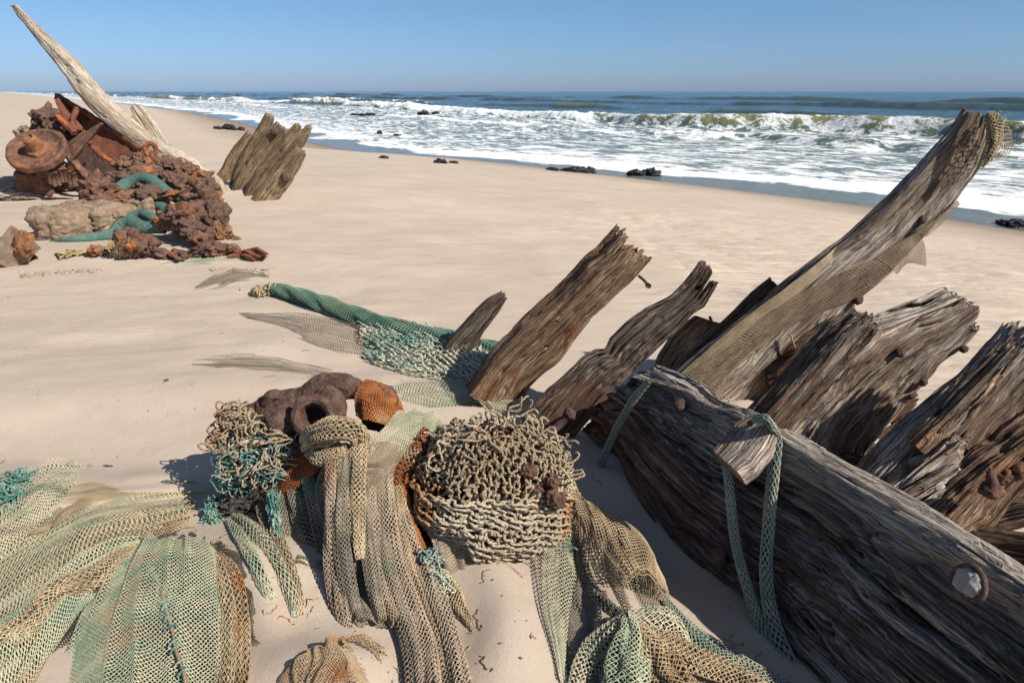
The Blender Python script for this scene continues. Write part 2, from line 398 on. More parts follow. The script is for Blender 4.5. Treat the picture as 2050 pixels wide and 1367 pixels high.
def wood_mat(name, light, mid, dark, rust=0.3, rustc=(0.30, 0.085, 0.03), brown=(0.14, 0.075, 0.04), lichen=0.0, rough=0.85, pale_edge=None, red_zone=None, lf=0.55, warp=0.05):
    m, nt, b = newmat(name); t = NT(nt); c0 = t.attr()
    wr_ = t.noise(t.map(c0, (2.2, 6, 6), (3, 3, 3)), 1, 3, 0.5); wr2 = t.noise(t.map(c0, (9, 18, 18), (5, 3, 1)), 1, 2, 0.5)
    wo_ = t.math('ADD', t.math('MULTIPLY', t.math('SUBTRACT', wr_, 0.5), warp), t.math('MULTIPLY', t.math('SUBTRACT', wr2, 0.5), 0.014)); sp0 = t.sep(c0)
    c = t.comb(sp0[0], t.math('ADD', sp0[1], wo_), t.math('ADD', sp0[2], wo_))
    fine = t.noise(t.map(c, (7*lf, 125, 125)), 1, 5, 0.65, 0.0)
    med = t.noise(t.map(c, (3.6*lf, 34, 34), (3, 1, 7)), 1, 5, 0.65, 0.3)
    big = t.noise(t.map(c, (2.2, 5, 5)), 1, 3, 0.55)
    col = t.ramp(fine, [(0.34, dark), (0.47, mid), (0.62, light)])
    col2 = t.ramp(med, [(0.36, dark), (0.5, mid), (0.66, light)])
    col = t.mix(0.45, col, col2)
    vf = t.noise(t.map(c, (22*lf, 330, 330), (2, 8, 1)), 1, 3, 0.6)
    col = t.mix(0.75, col, t.ramp(vf, [(0.32, 0.12), (0.5, 0.5), (0.68, 0.9)]), 'OVERLAY')
    col = t.mix(t.math('MULTIPLY', t.ramp(big, [(0.42, 0.0), (0.62, 1.0)]), 0.75), col, brown)
    crk = t.ramp(t.noise(t.map(c, (1.1, 70, 70), (9, 9, 1)), 1, 4, 0.6, 0.25), [(0.34, 0.0), (0.43, 1.0)])
    col = t.mix(crk, dark, col)
    def lines(sc, loc, w):
        n = t.noise(t.map(c, sc, loc), 1, 3, 0.55, 0.1); return t.ramp(t.math('ABSOLUTE', t.math('SUBTRACT', n, 0.5)), [(0.0, 1.0), (w, 0.0)])
    gate = t.ramp(t.noise(t.map(c, (5, 16, 16), (1, 6, 3)), 1, 3, 0.6), [(0.42, 0.0), (0.58, 1.0)])
    ln = t.math('MAXIMUM', t.math('MULTIPLY', lines((2.2*lf, 36, 36), (4, 2, 9), 0.022), gate), t.math('MULTIPLY', lines((5*lf, 90, 90), (7, 3, 2), 0.03), 0.6))
    col = t.mix(t.math('MULTIPLY', ln, 0.85), col, tuple(q*0.5 for q in dark))
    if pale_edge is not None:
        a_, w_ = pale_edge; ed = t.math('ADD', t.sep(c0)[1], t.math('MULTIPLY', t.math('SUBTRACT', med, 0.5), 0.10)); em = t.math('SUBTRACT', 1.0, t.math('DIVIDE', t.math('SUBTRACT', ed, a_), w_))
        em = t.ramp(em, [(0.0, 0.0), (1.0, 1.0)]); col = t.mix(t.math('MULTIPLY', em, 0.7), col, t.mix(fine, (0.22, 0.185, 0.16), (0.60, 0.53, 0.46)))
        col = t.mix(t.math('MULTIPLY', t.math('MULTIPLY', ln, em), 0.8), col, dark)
    if red_zone is not None:
        s0, s1, y0, y1 = red_zone; sp = t.sep(c); r1 = t.ramp(t.math('DIVIDE', t.math('SUBTRACT', sp[0], s0), s1-s0), [(0.0, 0.0), (1.0, 1.0)]); r2 = t.ramp(t.math('DIVIDE', t.math('SUBTRACT', sp[1], y0), y1-y0), [(0.0, 0.0), (1.0, 1.0)])
        rz = t.math('MULTIPLY', t.math('MULTIPLY', r1, r2), t.ramp(t.noise(t.map(c, (4, 10, 10)), 1, 4, 0.6), [(0.35, 0.2), (0.6, 1.0)]))
        col = t.mix(t.math('MULTIPLY', rz, 0.85), col, t.mix(fine, (0.07, 0.024, 0.012), (0.50, 0.17, 0.06)))
    rs = t.noise(t.map(c, (4.2, 9, 9), (5, 2, 8)), 1, 5, 0.65)
    rm = t.ramp(rs, [(0.66-0.20*rust, 0.0), (0.80-0.18*rust, 1.0)])
    rc = t.ramp(t.noise(t.obj(), 60, 4), [(0.3, (0.06, 0.025, 0.016)), (0.58, rustc), (0.82, (0.36, 0.13, 0.045))])
    col = t.mix(t.math('MULTIPLY', rm, 0.9*min(1, rust*2)), col, rc)
    if lichen:
        lm = t.ramp(t.noise(t.obj(), 28, 5, 0.7), [(0.6, 0.0), (0.68, 1.0)]); col = t.mix(t.math('MULTIPLY', lm, lichen), col, (0.42, 0.36, 0.22))
    grit = t.noise(t.obj(), 320, 2, 0.7)
    col = t.mix(0.35, col, t.ramp(grit, [(0.35, 0.25), (0.65, 0.75)]), 'OVERLAY')
    t.l(col, b.inputs['Base Color']); b.inputs['Roughness'].default_value = rough; b.inputs['Specular IOR Level'].default_value = 0.3
    n1 = t.bump(vf, 0.8, 0.003, t.bump(fine, 1.0, 0.009)); n2 = t.bump(grit, 0.35, 0.002, n1); inv = t.math('SUBTRACT', 1.0, ln); t.l(t.bump(inv, 0.8, 0.008, t.bump(med, 1.0, 0.012, n2)), b.inputs['Normal'])
    return m
def rust_mat(name, cols=((0.035, 0.018, 0.016), (0.12, 0.058, 0.038), (0.22, 0.13, 0.095), (0.42, 0.15, 0.04)), sc=14, dust=0.35, org=0.57):
    m, nt, b = newmat(name); t = NT(nt); c = t.obj()
    a = t.noise(c, sc, 6, 0.7); d = t.noise(c, sc*4.5, 5, 0.7); e = t.noise(t.map(c, (1, 1, 1), (4, 4, 4)), sc*0.45, 4, 0.6)
    col = t.ramp(a, [(0.3, cols[0]), (0.5, cols[1]), (0.68, cols[2])])
    col = t.mix(t.ramp(d, [(0.4, 0.0), (0.7, 0.7)]), col, cols[2])
    col = t.mix(t.ramp(e, [(org, 0.0), (org+0.09, 1.0)]), col, t.ramp(d, [(0.3, cols[1]), (0.55, cols[3]), (0.8, (0.5, 0.24, 0.09))]))
    ds = t.ramp(t.noise(t.map(c, (1, 1, 1), (8, 1, 3)), sc*1.7, 5, 0.75), [(0.55, 0.0), (0.7, 1.0)])
    col = t.mix(t.math('MULTIPLY', ds, dust), col, (0.38, 0.30, 0.23))
    t.l(col, b.inputs['Base Color']); b.inputs['Roughness'].default_value = 0.9; b.inputs['Specular IOR Level'].default_value = 0.25
    n1 = t.bump(t.vor(c, sc*3.5), 0.4, 0.005, t.bump(d, 1.0, 0.014)); n2 = t.bump(t.noise(c, sc*16, 4, 0.7), 0.8, 0.004, n1); t.l(n2, b.inputs['Normal'])
    return m
def net_mat(name, c1, c2, c3=None, sc=9, bias=0.5, twist=0.0, tw_d=0.0012):
    m, nt, b = newmat(name); t = NT(nt); c = t.obj()
    f = t.ramp(t.noise(c, sc, 3, 0.6), [(bias-0.09, 0.0), (bias+0.09, 1.0)])
    col = t.mix(f, c1, c2)
    if c3: col = t.mix(t.ramp(t.noise(t.map(c, (1, 1, 1), (5, 9, 2)), sc*0.7, 3, 0.5), [(0.60, 0.0), (0.70, 1.0)]), col, c3)
    fn = t.noise(c, 260, 3, 0.7)
    col = t.mix(0.6, col, t.ramp(fn, [(0.3, 0.2), (0.7, 0.8)]), 'OVERLAY')
    if twist:
        s = t.sep(t.attr()); w = t.math('SINE', t.math('ADD', t.math('MULTIPLY', s[0], twist), t.math('MULTIPLY', s[1], 4*pi)))
        col = t.mix(t.ramp(t.math('MULTIPLY_ADD', w, 0.5, 0.5), [(0.0, 0.55), (0.35, 0.0)]), col, t.mix(1.0, col, (0.55, 0.5, 0.45), 'MULTIPLY'))
        t.l(t.bump(t.math('MULTIPLY_ADD', w, 0.5, 0.5), 1.0, tw_d), b.inputs['Normal'])
    t.l(col, b.inputs['Base Color']); b.inputs['Roughness'].default_value = 0.8; b.inputs['Specular IOR Level'].default_value = 0.25
    return m
M = {}
M['grey'] = wood_mat('weathered_wood', (0.67, 0.59, 0.50), (0.40, 0.33, 0.265), (0.024, 0.016, 0.012), 0.20, lichen=0.25)
M['brown'] = wood_mat('brown_wood', (0.54, 0.40, 0.28), (0.27, 0.165, 0.10), (0.024, 0.014, 0.010), 0.60, (0.30, 0.10, 0.04), lichen=0.2)
M['darkw'] = wood_mat('dark_wood', (0.34, 0.28, 0.23), (0.12, 0.09, 0.07), (0.018, 0.012, 0.010), 0.35, lichen=0.12)
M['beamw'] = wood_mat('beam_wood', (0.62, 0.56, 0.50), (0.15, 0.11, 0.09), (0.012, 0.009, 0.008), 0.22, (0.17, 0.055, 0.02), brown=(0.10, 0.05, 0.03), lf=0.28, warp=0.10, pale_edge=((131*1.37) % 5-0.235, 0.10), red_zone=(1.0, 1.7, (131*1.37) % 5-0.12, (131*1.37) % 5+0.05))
M['bleach'] = wood_mat('bleached_wood', (0.76, 0.68, 0.57), (0.60, 0.51, 0.41), (0.30, 0.23, 0.165), 0.08, brown=(0.36, 0.26, 0.17))
M['goldw'] = wood_mat('tan_wood', (0.54, 0.41, 0.26), (0.33, 0.23, 0.135), (0.05, 0.03, 0.018), 0.15, brown=(0.17, 0.11, 0.065))
M['pinkw'] = wood_mat('smooth_grey_wood', (0.62, 0.53, 0.45), (0.44, 0.355, 0.285), (0.11, 0.075, 0.055), 0.12)
M['rust'] = rust_mat('rust_crust')
M['rustred'] = rust_mat('rusted_steel', ((0.05, 0.018, 0.014), (0.16, 0.055, 0.032), (0.22, 0.09, 0.055), (0.44, 0.13, 0.035)), 10, 0.1, 0.55)
M['rustdark'] = rust_mat('dark_rust', ((0.035, 0.020, 0.017), (0.11, 0.058, 0.044), (0.22, 0.14, 0.11), (0.30, 0.10, 0.04)), 22, 0.30, 0.66)
M['bolt'] = rust_mat('bolt_rust', ((0.04, 0.022, 0.02), (0.12, 0.065, 0.055), (0.20, 0.13, 0.12), (0.30, 0.11, 0.04)), 60, 0.2, 0.65)
M['conc'] = rust_mat('concretion', ((0.10, 0.06, 0.045), (0.24, 0.17, 0.12), (0.34, 0.25, 0.17), (0.36, 0.15, 0.05)), 9, 0.5, 0.62)
M['orange'] = rust_mat('orange_rust', ((0.14, 0.05, 0.03), (0.25, 0.10, 0.045), (0.32, 0.18, 0.10), (0.42, 0.16, 0.045)), 18, 0.3, 0.55)
M['crust'] = rust_mat('grey_crust', ((0.03, 0.028, 0.03), (0.09, 0.075, 0.07), (0.22, 0.18, 0.16), (0.25, 0.12, 0.06)), 40, 0.3, 0.7)
# ------------------------------------------------------------------ camera, light, sky
cam = bpy.data.cameras.new('camera'); co = bpy.data.objects.new('camera', cam); COL.objects.link(co)
cam.sensor_width = 36; cam.lens = 36*FPX/CW; cam.clip_start = 0.05; cam.clip_end = 30000
co.location = (0, 0, CAMZ); co.rotation_euler = (pi/2-PITCH, 0, 0); scene.camera = co
SUN_EL, SUN_AZ = radians(40), radians(-32)      # azimuth from +x towards +y
sd_ = np.array([cos(SUN_EL)*cos(SUN_AZ), cos(SUN_EL)*sin(SUN_AZ), sin(SUN_EL)])
from mathutils import Vector
sl = bpy.data.lights.new('sun', 'SUN'); sl.energy = 5.0; sl.angle = radians(0.5); sl.color = (1.0, 0.93, 0.82)
so = bpy.data.objects.new('sun', sl); COL.objects.link(so); so.rotation_euler = Vector(sd_).to_track_quat('Z', 'Y').to_euler(); so.location = (8, -3, 9)
w = bpy.data.worlds.new('World'); scene.world = w; w.use_nodes = True; nt = w.node_tree; nt.nodes.clear(); t = NT(nt)
sky = t.n('ShaderNodeTexSky', sky_type='NISHITA'); sky.sun_disc = False; sky.sun_elevation = SUN_EL; sky.sun_rotation = pi/2 - SUN_AZ
sky.air_density = 1.0; sky.dust_density = 0.4; sky.ozone_density = 2.0; sky.altitude = 0
bg = t.n('ShaderNodeBackground'); bg.inputs[1].default_value = 0.07
tc = t.n('ShaderNodeTexCoord').outputs['Generated']
z = t.sep(tc)[2]
tint = t.ramp(z, [(0.0, (0.54, 0.77, 1.42)), (0.10, (0.57, 0.80, 1.14)), (0.3, (1.0, 1.0, 1.0))])
t.l(t.mix(1.0, sky.outputs[0], tint, 'MULTIPLY'), bg.inputs[0])
wo = t.n('ShaderNodeOutputWorld'); t.l(bg.outputs[0], wo.inputs[0])
scene.view_settings.view_transform = 'Standard'; scene.view_settings.look = 'None'; scene.view_settings.exposure = 0.42; scene.view_settings.gamma = 1
scene.cycles.max_bounces = 6; scene.cycles.diffuse_bounces = 3
# ------------------------------------------------------------------ sand relief
mound(330, 1150, 0.42, 0.22, 0.07)
mound(800, 1080, 0.55, 0.35, 0.05)
mound(1010, 1215, 0.10, 0.30, 0.055, 0.25)
mound(1150, 1030, 0.13, 0.2, 0.07, 0.2)
mound(1290, 1040, 0.16, 0.4, -0.05, 0.6)
mound(1235, 1230, 0.12, 0.2, 0.05)
mound(620, 1330, 0.14, 0.10, 0.04)
mound(80, 1010, 0.5, 0.2, 0.05)
mound(230, 800, 1.0, 0.35, 0.05)
mound(640, 760, 0.7, 0.2, 0.03)
mound(640, 380, 2.6, 0.8, 0.13)
mound(330, 505, 1.4, 0.35, 0.06)
mound(60, 385, 0.7, 0.4, 0.10)
mound(1500, 800, 0.25, 0.15, 0.10)
mound(1120, 790, 0.16, 0.10, 0.035); mound(930, 718, 0.12, 0.08, 0.03); mound(1230, 935, 0.12, 0.14, 0.04)
mound(560, 372, 0.9, 0.3, 0.05); mound(1130, 900, 0.10, 0.12, 0.03)
mound(520, 1180, 0.06, 0.25, 0.03, 0.5); mound(690, 1345, 0.12, 0.09, 0.035); mound(980, 1330, 0.09, 0.16, 0.03, -0.3)
mound(200, 1010, 0.35, 0.05, 0.03, 0.35); mound(90, 1090, 0.4, 0.05, 0.03, 0.4); mound(340, 960, 0.25, 0.08, 0.03, 0.2)
def wetmask(s): return 1 - sst(1.0, 3.2, s)
def polar_grid(name, r0, r1, nr, th0, th1, nth, zf, attf, mat, dense=None):
    if dense:
        ra, rb, n1 = dense; r = np.concatenate([np.exp(np.linspace(np.log(r0), np.log(ra), 40))[:-1], np.exp(np.linspace(np.log(ra), np.log(rb), n1)), np.exp(np.linspace(np.log(rb), np.log(r1), nr-n1))[1:]]); nr = len(r)
        th = np.concatenate([np.linspace(th0, -0.76, 60)[:-1], np.linspace(-0.76, 0.76, nth-120), np.linspace(0.76, th1, 60)[1:]]); nth = len(th)
    else: r = np.exp(np.linspace(np.log(r0), np.log(r1), nr)); th = np.linspace(th0, th1, nth)
    R, T = np.meshgrid(r, th, indexing='ij'); x = R*np.sin(T); y = R*np.cos(T)
    x = x.ravel(); y = y.ravel(); x, y, z = zf(x, y)
    mb = MB(); mb.add(np.stack([x, y, z], -1), grid_faces(nr, nth), attf(x, y, z))
    return mb.build(name, mat, None, True, origin=(0, 0, 0))
def gz(x, y):
    z = ground(x, y); s = shore(x, y); r = np.hypot(x, y)
    # wind ripples and small scour marks on the dry sand
    rm = sst(2.6, 4.5, r)*(1-sst(10, 16, r))*sst(4, 9, s)*(0.25+0.75*sst(-0.2, 0.2, fbm2(x*0.45+8, y*0.55, 2)+0.10*x))*sst(-1.2, 0.8, x)
    ph = (y*0.98+x*0.10 + 0.13*fbm2(x*1.3, y*1.3, 3))*2*pi/0.125
    z = z + 0.0085*rm*(np.sin(ph)+0.35*np.sin(2*ph+0.9))*(0.6+0.5*fbm2(x*3, y*3, 2))
    sc = sst(1.6, 2.6, r)*(1-sst(8, 14, r))*sst(0.4, 1.6, x)*sst(3, 6, s)
    q = fbm2(x*2.2+4, y*4.5, 3); z = z + sc*0.020*np.abs(q)
    z = z + 0.012*(1-sst(4, 8, r))*fbm2(x*1.1+0.7*y, y*2.6-0.9*x+3, 3)*sst(0.5, -0.6, x)
    return x, y, z
def gatt(x, y, z):
    s = shore(x, y); return np.stack([s, fbm2(x*0.3, y*0.3, 2), np.hypot(x, y)], -1)
m, nt, b = newmat('sand'); t = NT(nt); p = t.pos(); s = t.sep(t.attr())
n1 = t.noise(p, 900, 2, 0.8); n1b = t.noise(p, 260, 3, 0.75); n2 = t.noise(p, 5, 5, 0.65); n3 = t.noise(t.map(p, (1.0, 2.2, 1)), 1.1, 4, 0.6)
col = t.ramp(n1, [(0.28, (0.29, 0.222, 0.16)), (0.5, (0.475, 0.388, 0.312)), (0.74, (0.65, 0.55, 0.46))])
col = t.mix(0.35, col, t.ramp(n1b, [(0.3, (0.345, 0.28, 0.22)), (0.7, (0.54, 0.455, 0.35))]))
col = t.mix(t.ramp(n2, [(0.35, 0.0), (0.7, 0.4)]), col, (0.43, 0.335, 0.26))
col = t.mix(t.ramp(n3, [(0.4, 0.0), (0.65, 0.35)]), col, (0.58, 0.49, 0.41))
wn = t.math('ADD', s[0], t.math('MULTIPLY', t.math('SUBTRACT', t.noise(p, 0.25, 3), 0.5), 2.0))
damp = t.ramp(t.math('MULTIPLY', wn, 0.1), [(0.0, 1.0), (0.25, 0.8), (0.70, 0.0)])
col = t.mix(t.math('MULTIPLY', damp, 0.88), col, (0.19, 0.135, 0.095))
wet = t.ramp(t.math('MULTIPLY', wn, 0.1), [(0.02, 1.0), (0.12, 0.0)])
col = t.mix(t.math('MULTIPLY', wet, 0.8), col, (0.10, 0.075, 0.06))
t.l(col, b.inputs['Base Color'])
t.l(t.ramp(wet, [(0.0, 0.92), (1.0, 0.12)]), b.inputs['Roughness']); b.inputs['Specular IOR Level'].default_value = 0.35
rp = t.n('ShaderNodeTexWave', wave_type='BANDS', bands_direction='Y'); t.l(t.map(p, (0.12, 1, 1)), rp.inputs[0]); rp.inputs['Scale'].default_value = 7; rp.inputs['Distortion'].default_value = 3; rp.inputs['Detail'].default_value = 2; rp.inputs['Detail Scale'].default_value = 1.2
nb = t.bump(n1, 0.55, 0.003); nb = t.bump(n1b, 0.45, 0.006, nb); nb = t.bump(n2, 0.25, 0.03, nb)
far = t.ramp(t.math('MULTIPLY', s[2], 0.01), [(0.03, 0.0), (0.06, 1.0), (0.12, 1.0), (0.25, 0.0)])
bp = t.n('ShaderNodeBump'); t.l(t.math('MULTIPLY', rp.outputs['Fac'], t.math('MULTIPLY', far, t.ramp(t.noise(p, 0.6, 3), [(0.4, 0.0), (0.6, 1.0)]))), bp.inputs['Height']); bp.inputs['Strength'].default_value = 0.22; bp.inputs['Distance'].default_value = 0.02; t.l(nb, bp.inputs['Normal'])
t.l(bp.outputs[0], b.inputs['Normal']); M['sand'] = m
o = polar_grid('beach_sand', 0.25, 9000, 1500, radians(-88), radians(88), 1050, gz, gatt, M['sand'], dense=(0.8, 14, 1100)); tag(o, None, None, kind='structure')
# ------------------------------------------------------------------ sea
def fbw(x, y): return fbm2(x*0.05+2, y*0.05, 2)
def breaker(q, k, A, wf, wb):
    """q: distance seaward of the crest; steep face towards the shore"""
    return A*np.where(q < 0, np.exp(-(q/wf)**2), np.exp(-(q/wb)**2))
CR = [  # s of crest, amplitude, front, back, seed, foaminess
    (-23.0, 0.42, 0.55, 2.2, 3, 0.75), (-37.0, 1.25, 0.9, 4.2, 11, 0.40), (-66.0, 0.8, 1.2, 6.0, 23, 0.22), (-112.0, 0.9, 1.6, 9.0, 37, 0.12), (-190.0, 1.2, 2.4, 14.0, 53, 0.08)]
def sea_parts(x, y):
    s = shore(x, y); al = (x - y)*0.7071
    h = np.zeros_like(s); fo = np.zeros_like(s)
    r = np.hypot(x, y)
    dep = sst(0, -25, s)
    h = h + 0.05*dep*fbm2(x*0.9, y*0.9, 3) + 0.10*dep*fbm2(x*0.22, y*0.30, 2) + 0.30*sst(-40, -120, s)*vn2(al*0.02, s*0.07)
    for k, (sc, A, wf, wb, sd, fm) in enumerate(CR):
        nn = vn2(al*0.045+sd, sd*1.7+0.0*al); nn2 = vn2(al*0.13+sd, sd+3.3+0*al); n3 = vn2(al*0.5+sd*2, sd+0*al)
        c = sc + 2.5*nn2 + 4.0*vn2(al*0.03, sd*2.2+0*al) + 0.35*n3
        Am = A*np.clip(0.72+0.75*nn+0.18*nn2, 0.05, 1.3)
        if k == 0: Am = Am*sst(-45, 0, al)+A*0.25
        q = -(s - c)   # positive seaward
        br = breaker(q, k, Am, wf, wb)
        brk = sst(-0.25, 0.35, vn2(al*0.07+sd*5, sd*0.3+0*al)+0.35*n3 + (fm-0.5)*1.6)   # 1 where it has broken
        if k == 1: brk = np.maximum(brk, sst(-42, -50, al)*sst(-400, -60, al))*(0.30+0.70*np.maximum(sst(-22, -12, al), sst(-42, -50, al)))
        if k >= 2: brk = brk*(0.05+0.6*sst(-70, -110, al)*(k == 2))
        top = sst(0.35, 0.9, br/np.maximum(Am, 0.05))
        tb = brk*np.exp(-(q/(wb*0.7))**2)*Am
        h = h + br + tb*0.16*fbm2(x*2.6, y*2.6, 3)*1.2 + tb*0.12*np.clip(fbm2(x*0.9+5, y*0.9, 3), 0, 1)
        fo = np.maximum(fo, np.where(q < 0, np.exp(-(q/(wf*2.0))**2), np.exp(-(q/(wb*0.35))**2))*brk*1.15)
        fo = np.maximum(fo, (1-brk)*sst(0.80, 0.97, br/np.maximum(Am, 0.05))*(0.55 if k < 2 else 0.12))
    base = 0.79*sst(-36.5+0, -34, s+3*vn2(al*0.03, 66.6+0*al)) * 1.0
    base = base*(1-0.10*sst(-3, -12, s)) + 0.30*sst(-75, -40, s)*(1-sst(-36, -34, s))
    base = np.maximum(base, 0.12)
    edge = np.exp(-((s+0.9+0.8*vn2(al*0.35, 1+0*al)-0.4)/0.30)**2)*0.28 + np.exp(-((s+2.8+1.2*vn2(al*0.2, 8+0*al))/1.1)**2)*0.25
    thin = sst(-2.4, -1.0, s+1.4*vn2(al*0.25, 9+0*al))      # glassy swash strip without foam
    fo = np.maximum(fo, base*(1-0.85*thin)) + edge*1.1
    h = h*sst(-1, -6, s)
    return s, al, h, fo
def sz(x, y):
    s, al, h, fo = sea_parts(x, y)
    shift = 0.35*np.clip(h, 0, 2)*0   # crest leans
    return x, y, SEA + h + 0.02*sst(-1, -4, s)
def satt(x, y, z):
    s, al, h, fo = sea_parts(x, y); return np.stack([s, al, fo], -1)
m, nt, b = newmat('sea'); t = NT(nt); p = t.pos(); a = t.attr(); s = t.sep(a)
pc = t.comb(t.math('MULTIPLY', s[0], 1.0), t.math('MULTIPLY', s[1], 0.45), 0.0)
nf = t.noise(pc, 0.75, 7, 0.66, 0.9); nf2 = t.noise(pc, 3.2, 5, 0.65, 0.6)
wpn = t.n('ShaderNodeTexNoise'); t.l(pc, wpn.inputs['Vector']); wpn.inputs['Scale'].default_value = 0.9; wpn.inputs['Detail'].default_value = 4
wad = t.n('ShaderNodeVectorMath', operation='ADD'); t.l(pc, wad.inputs[0]); wsc = t.n('ShaderNodeVectorMath', operation='SCALE'); t.l(wpn.outputs['Color'], wsc.inputs[0]); wsc.inputs['Scale'].default_value = 2.2; t.l(wsc.outputs[0], wad.inputs[1])
vo = t.vor(wad.outputs[0], 1.5); vo2 = t.vor(wad.outputs[0], 4.0)
fm = t.math('ADD', t.math('MULTIPLY', nf, 0.55), t.math('MULTIPLY', nf2, 0.30))
fm = t.math('ADD', fm, t.math('ADD', t.math('MULTIPLY', vo, 0.19), t.math('MULTIPLY', vo2, 0.10)))
th = t.math('SUBTRACT', 0.950, t.math('MULTIPLY', s[2], 0.55))
df = t.math('SUBTRACT', fm, th)
mask = t.ramp(df, [(0.0, 0.0), (0.025, 0.55), (0.09, 0.95), (0.16, 1.0)])
s2 = t.ramp(t.math('MULTIPLY', s[0], -0.01), [(0.0, (0.16, 0.17, 0.16)), (0.03, (0.15, 0.19, 0.18)), (0.30, (0.11, 0.155, 0.145)), (0.42, (0.040, 0.080, 0.088)), (1.0, (0.028, 0.060, 0.075))])
col = t.mix(t.ramp(t.sep(p)[2], [(0.0, 0.0), (1.0, 0.0)]), s2, s2)
zz = t.math('MULTIPLY_ADD', t.sep(p)[2], 1.0, -SEA)
gr = t.ramp(zz, [(0.3, 0.0), (0.8, 1.0)])
col = t.mix(t.math('MULTIPLY', gr, t.ramp(t.math('MULTIPLY', s[0], -0.01), [(0.5, 1.0), (0.75, 0.15)])), col, (0.22, 0.23, 0.11))
col = t.mix(mask, col, (0.80, 0.82, 0.83))
t.l(col, b.inputs['Base Color'])
t.l(t.ramp(mask, [(0.0, 0.16), (1.0, 0.85)]), b.inputs['Roughness']); b.inputs['IOR'].default_value = 1.33
wn_ = t.noise(t.map(p, (1, 1, 1)), 2.2, 6, 0.7, 0.4); wn2 = t.noise(pc, 0.5, 4, 0.6)
nb = t.bump(wn_, 0.8, 0.10); nb = t.bump(wn2, 0.6, 0.3, nb); nb = t.bump(mask, 0.5, 0.05, nb); nb = t.bump(nf2, 0.6, 0.10, nb)
t.l(nb, b.inputs['Normal']); M['sea'] = m
o = polar_grid('sea_water', 9, 15000, 1300, radians(-80), radians(70), 1100, sz, satt, M['sea']); tag(o, None, None, kind='structure')

mb = MB(); rng = random.Random(77)
for i in range(420):
    u = rng.random()*2050; v = 520+rng.random()*840; r = 0.0015+0.0035*rng.random()**3
    lump(mb, G(u, v, 0.001), (r*1.6, r, r*0.6), i, 0.4, 2, 1, (0, 0, rng.random()*3), fine=0.0)
M['grit'] = rust_mat('shell_grit', ((0.06, 0.045, 0.035), (0.20, 0.15, 0.11), (0.5, 0.45, 0.38), (0.3, 0.14, 0.06)), 9, 0.2, 0.6)
tag(mb.build('shell_grit', M['grit'], None), None, None, kind='stuff')
# ------------------------------------------------------------------ timbers of the wreck
Z6 = zc(950, 420, 3.107); Z7 = zc(1350, 180, 2.01); Z8 = zc(1250, 700, 2.05); Z1 = zc(0, 150, 3.038); ZA = zc(1500, 560, 2.531)
Z0 = zc(0, 0, 2.929); ZP = zc(0, 0, 1)
RIBS = 'broken ribs of the wreck standing in the sand'
def bolt(parent, c, r, axis, seed, name='bolt', mat='bolt', flat=0.8, label=None):
    axis = norm(np.asarray(axis, float)); mb = MB(); c = np.asarray(c)
    d, f = ico(4); ref = np.array([0, 0, 1.0]) if abs(axis[2]) < .9 else np.array([1.0, 0, 0]); x = norm(np.cross(axis, ref)); y = np.cross(axis, x)
    s = 1 + 0.16*fbm(d[:, 0]*2.2+seed, d[:, 1]*2.2, d[:, 2]*2.2, 3) + 0.05*fbm(d[:, 0]*8+seed, d[:, 1]*8, d[:, 2]*8, 2)
    v = (d*s[:, None]); v = c + r*(v[:, :1]*x + v[:, 1:2]*y + v[:, 2:3]*axis*flat)
    mb.add(v, f, v)
    o = build(mb, name, M[mat], parent)
    if label: o['label'] = label
    return o
def onface(st, u, v, off=0.0):
    """point of a timber's front face seen at photo pixel (u,v)"""
    st = np.asarray(st); c = st.mean(1); q = np.array([ (u, v) ])
    # project station centres, choose the nearest
    def pr(p):
        y = p[:, 1]*cos(PITCH) - (p[:, 2]-CAMZ)*sin(PITCH); z = p[:, 1]*sin(PITCH) + (p[:, 2]-CAMZ)*cos(PITCH)
        return np.stack([CW/2+FPX*p[:, 0]/y, CH/2-FPX*z/y], -1)
    k = int(np.argmin(np.hypot(*(pr(c)-q).T))); k0 = max(0, k-1); k1 = min(len(c)-1, k+1)
    n = np.cross(c[k1]-c[k0], st[k, 1]-st[k, 0]); n = n/np.linalg.norm(n)
    if n @ (np.array([0, 0, CAMZ])-c[k]) < 0: n = -n
    return PL(u, v, c[k], n, off), n
def sts(lst, z, yb, yt, turn=0.3): return stations(lst, z, yb, yt, turn)
# A: broad brown rib
SA = sts([(-40, 1160, 220, 1340), (110, 960, 350, 1115), (310, 760, 560, 925), (520, 565, 725, 700), (640, 445, 880, 560), (720, 350, 945, 505), (800, 290, 1010, 440), (885, 205, 1085, 350)], Z6, 2.86, 2.86, 0.45)
tA, _ = timber('wreck_timber', 'broad reddish brown rib with two small round holes and a bent nail', SA, 0.11, 11, M['brown'], holes=((0.42, 0.15, 0.009), (0.55, -0.30, 0.006)), res=0.004, amp=0.0035, crack=0.014, jag=0.035, jagf=30, chip=0.12, group=RIBS,
       endf=lambda a, b: 0.06*np.exp(-((a+0.85)/0.25)**2) - 0.05*np.exp(-((a+0.5)/0.2)**2) + 0.01*a)
p, n = onface(SA, 1283, 557); q = PY(1297, 571, 2.80)
mb = MB(); tubes(mb, spline([p + n*-0.02, p+(q-p)*0.5+np.array([0, 0, 0.004]), q], 12), 0.006, 8); tubes(mb, np.array([q-(q-p)*0.04, q+(q-p)*0.14]), 0.011, 8); build(mb, 'nail', M['bolt'], tA)
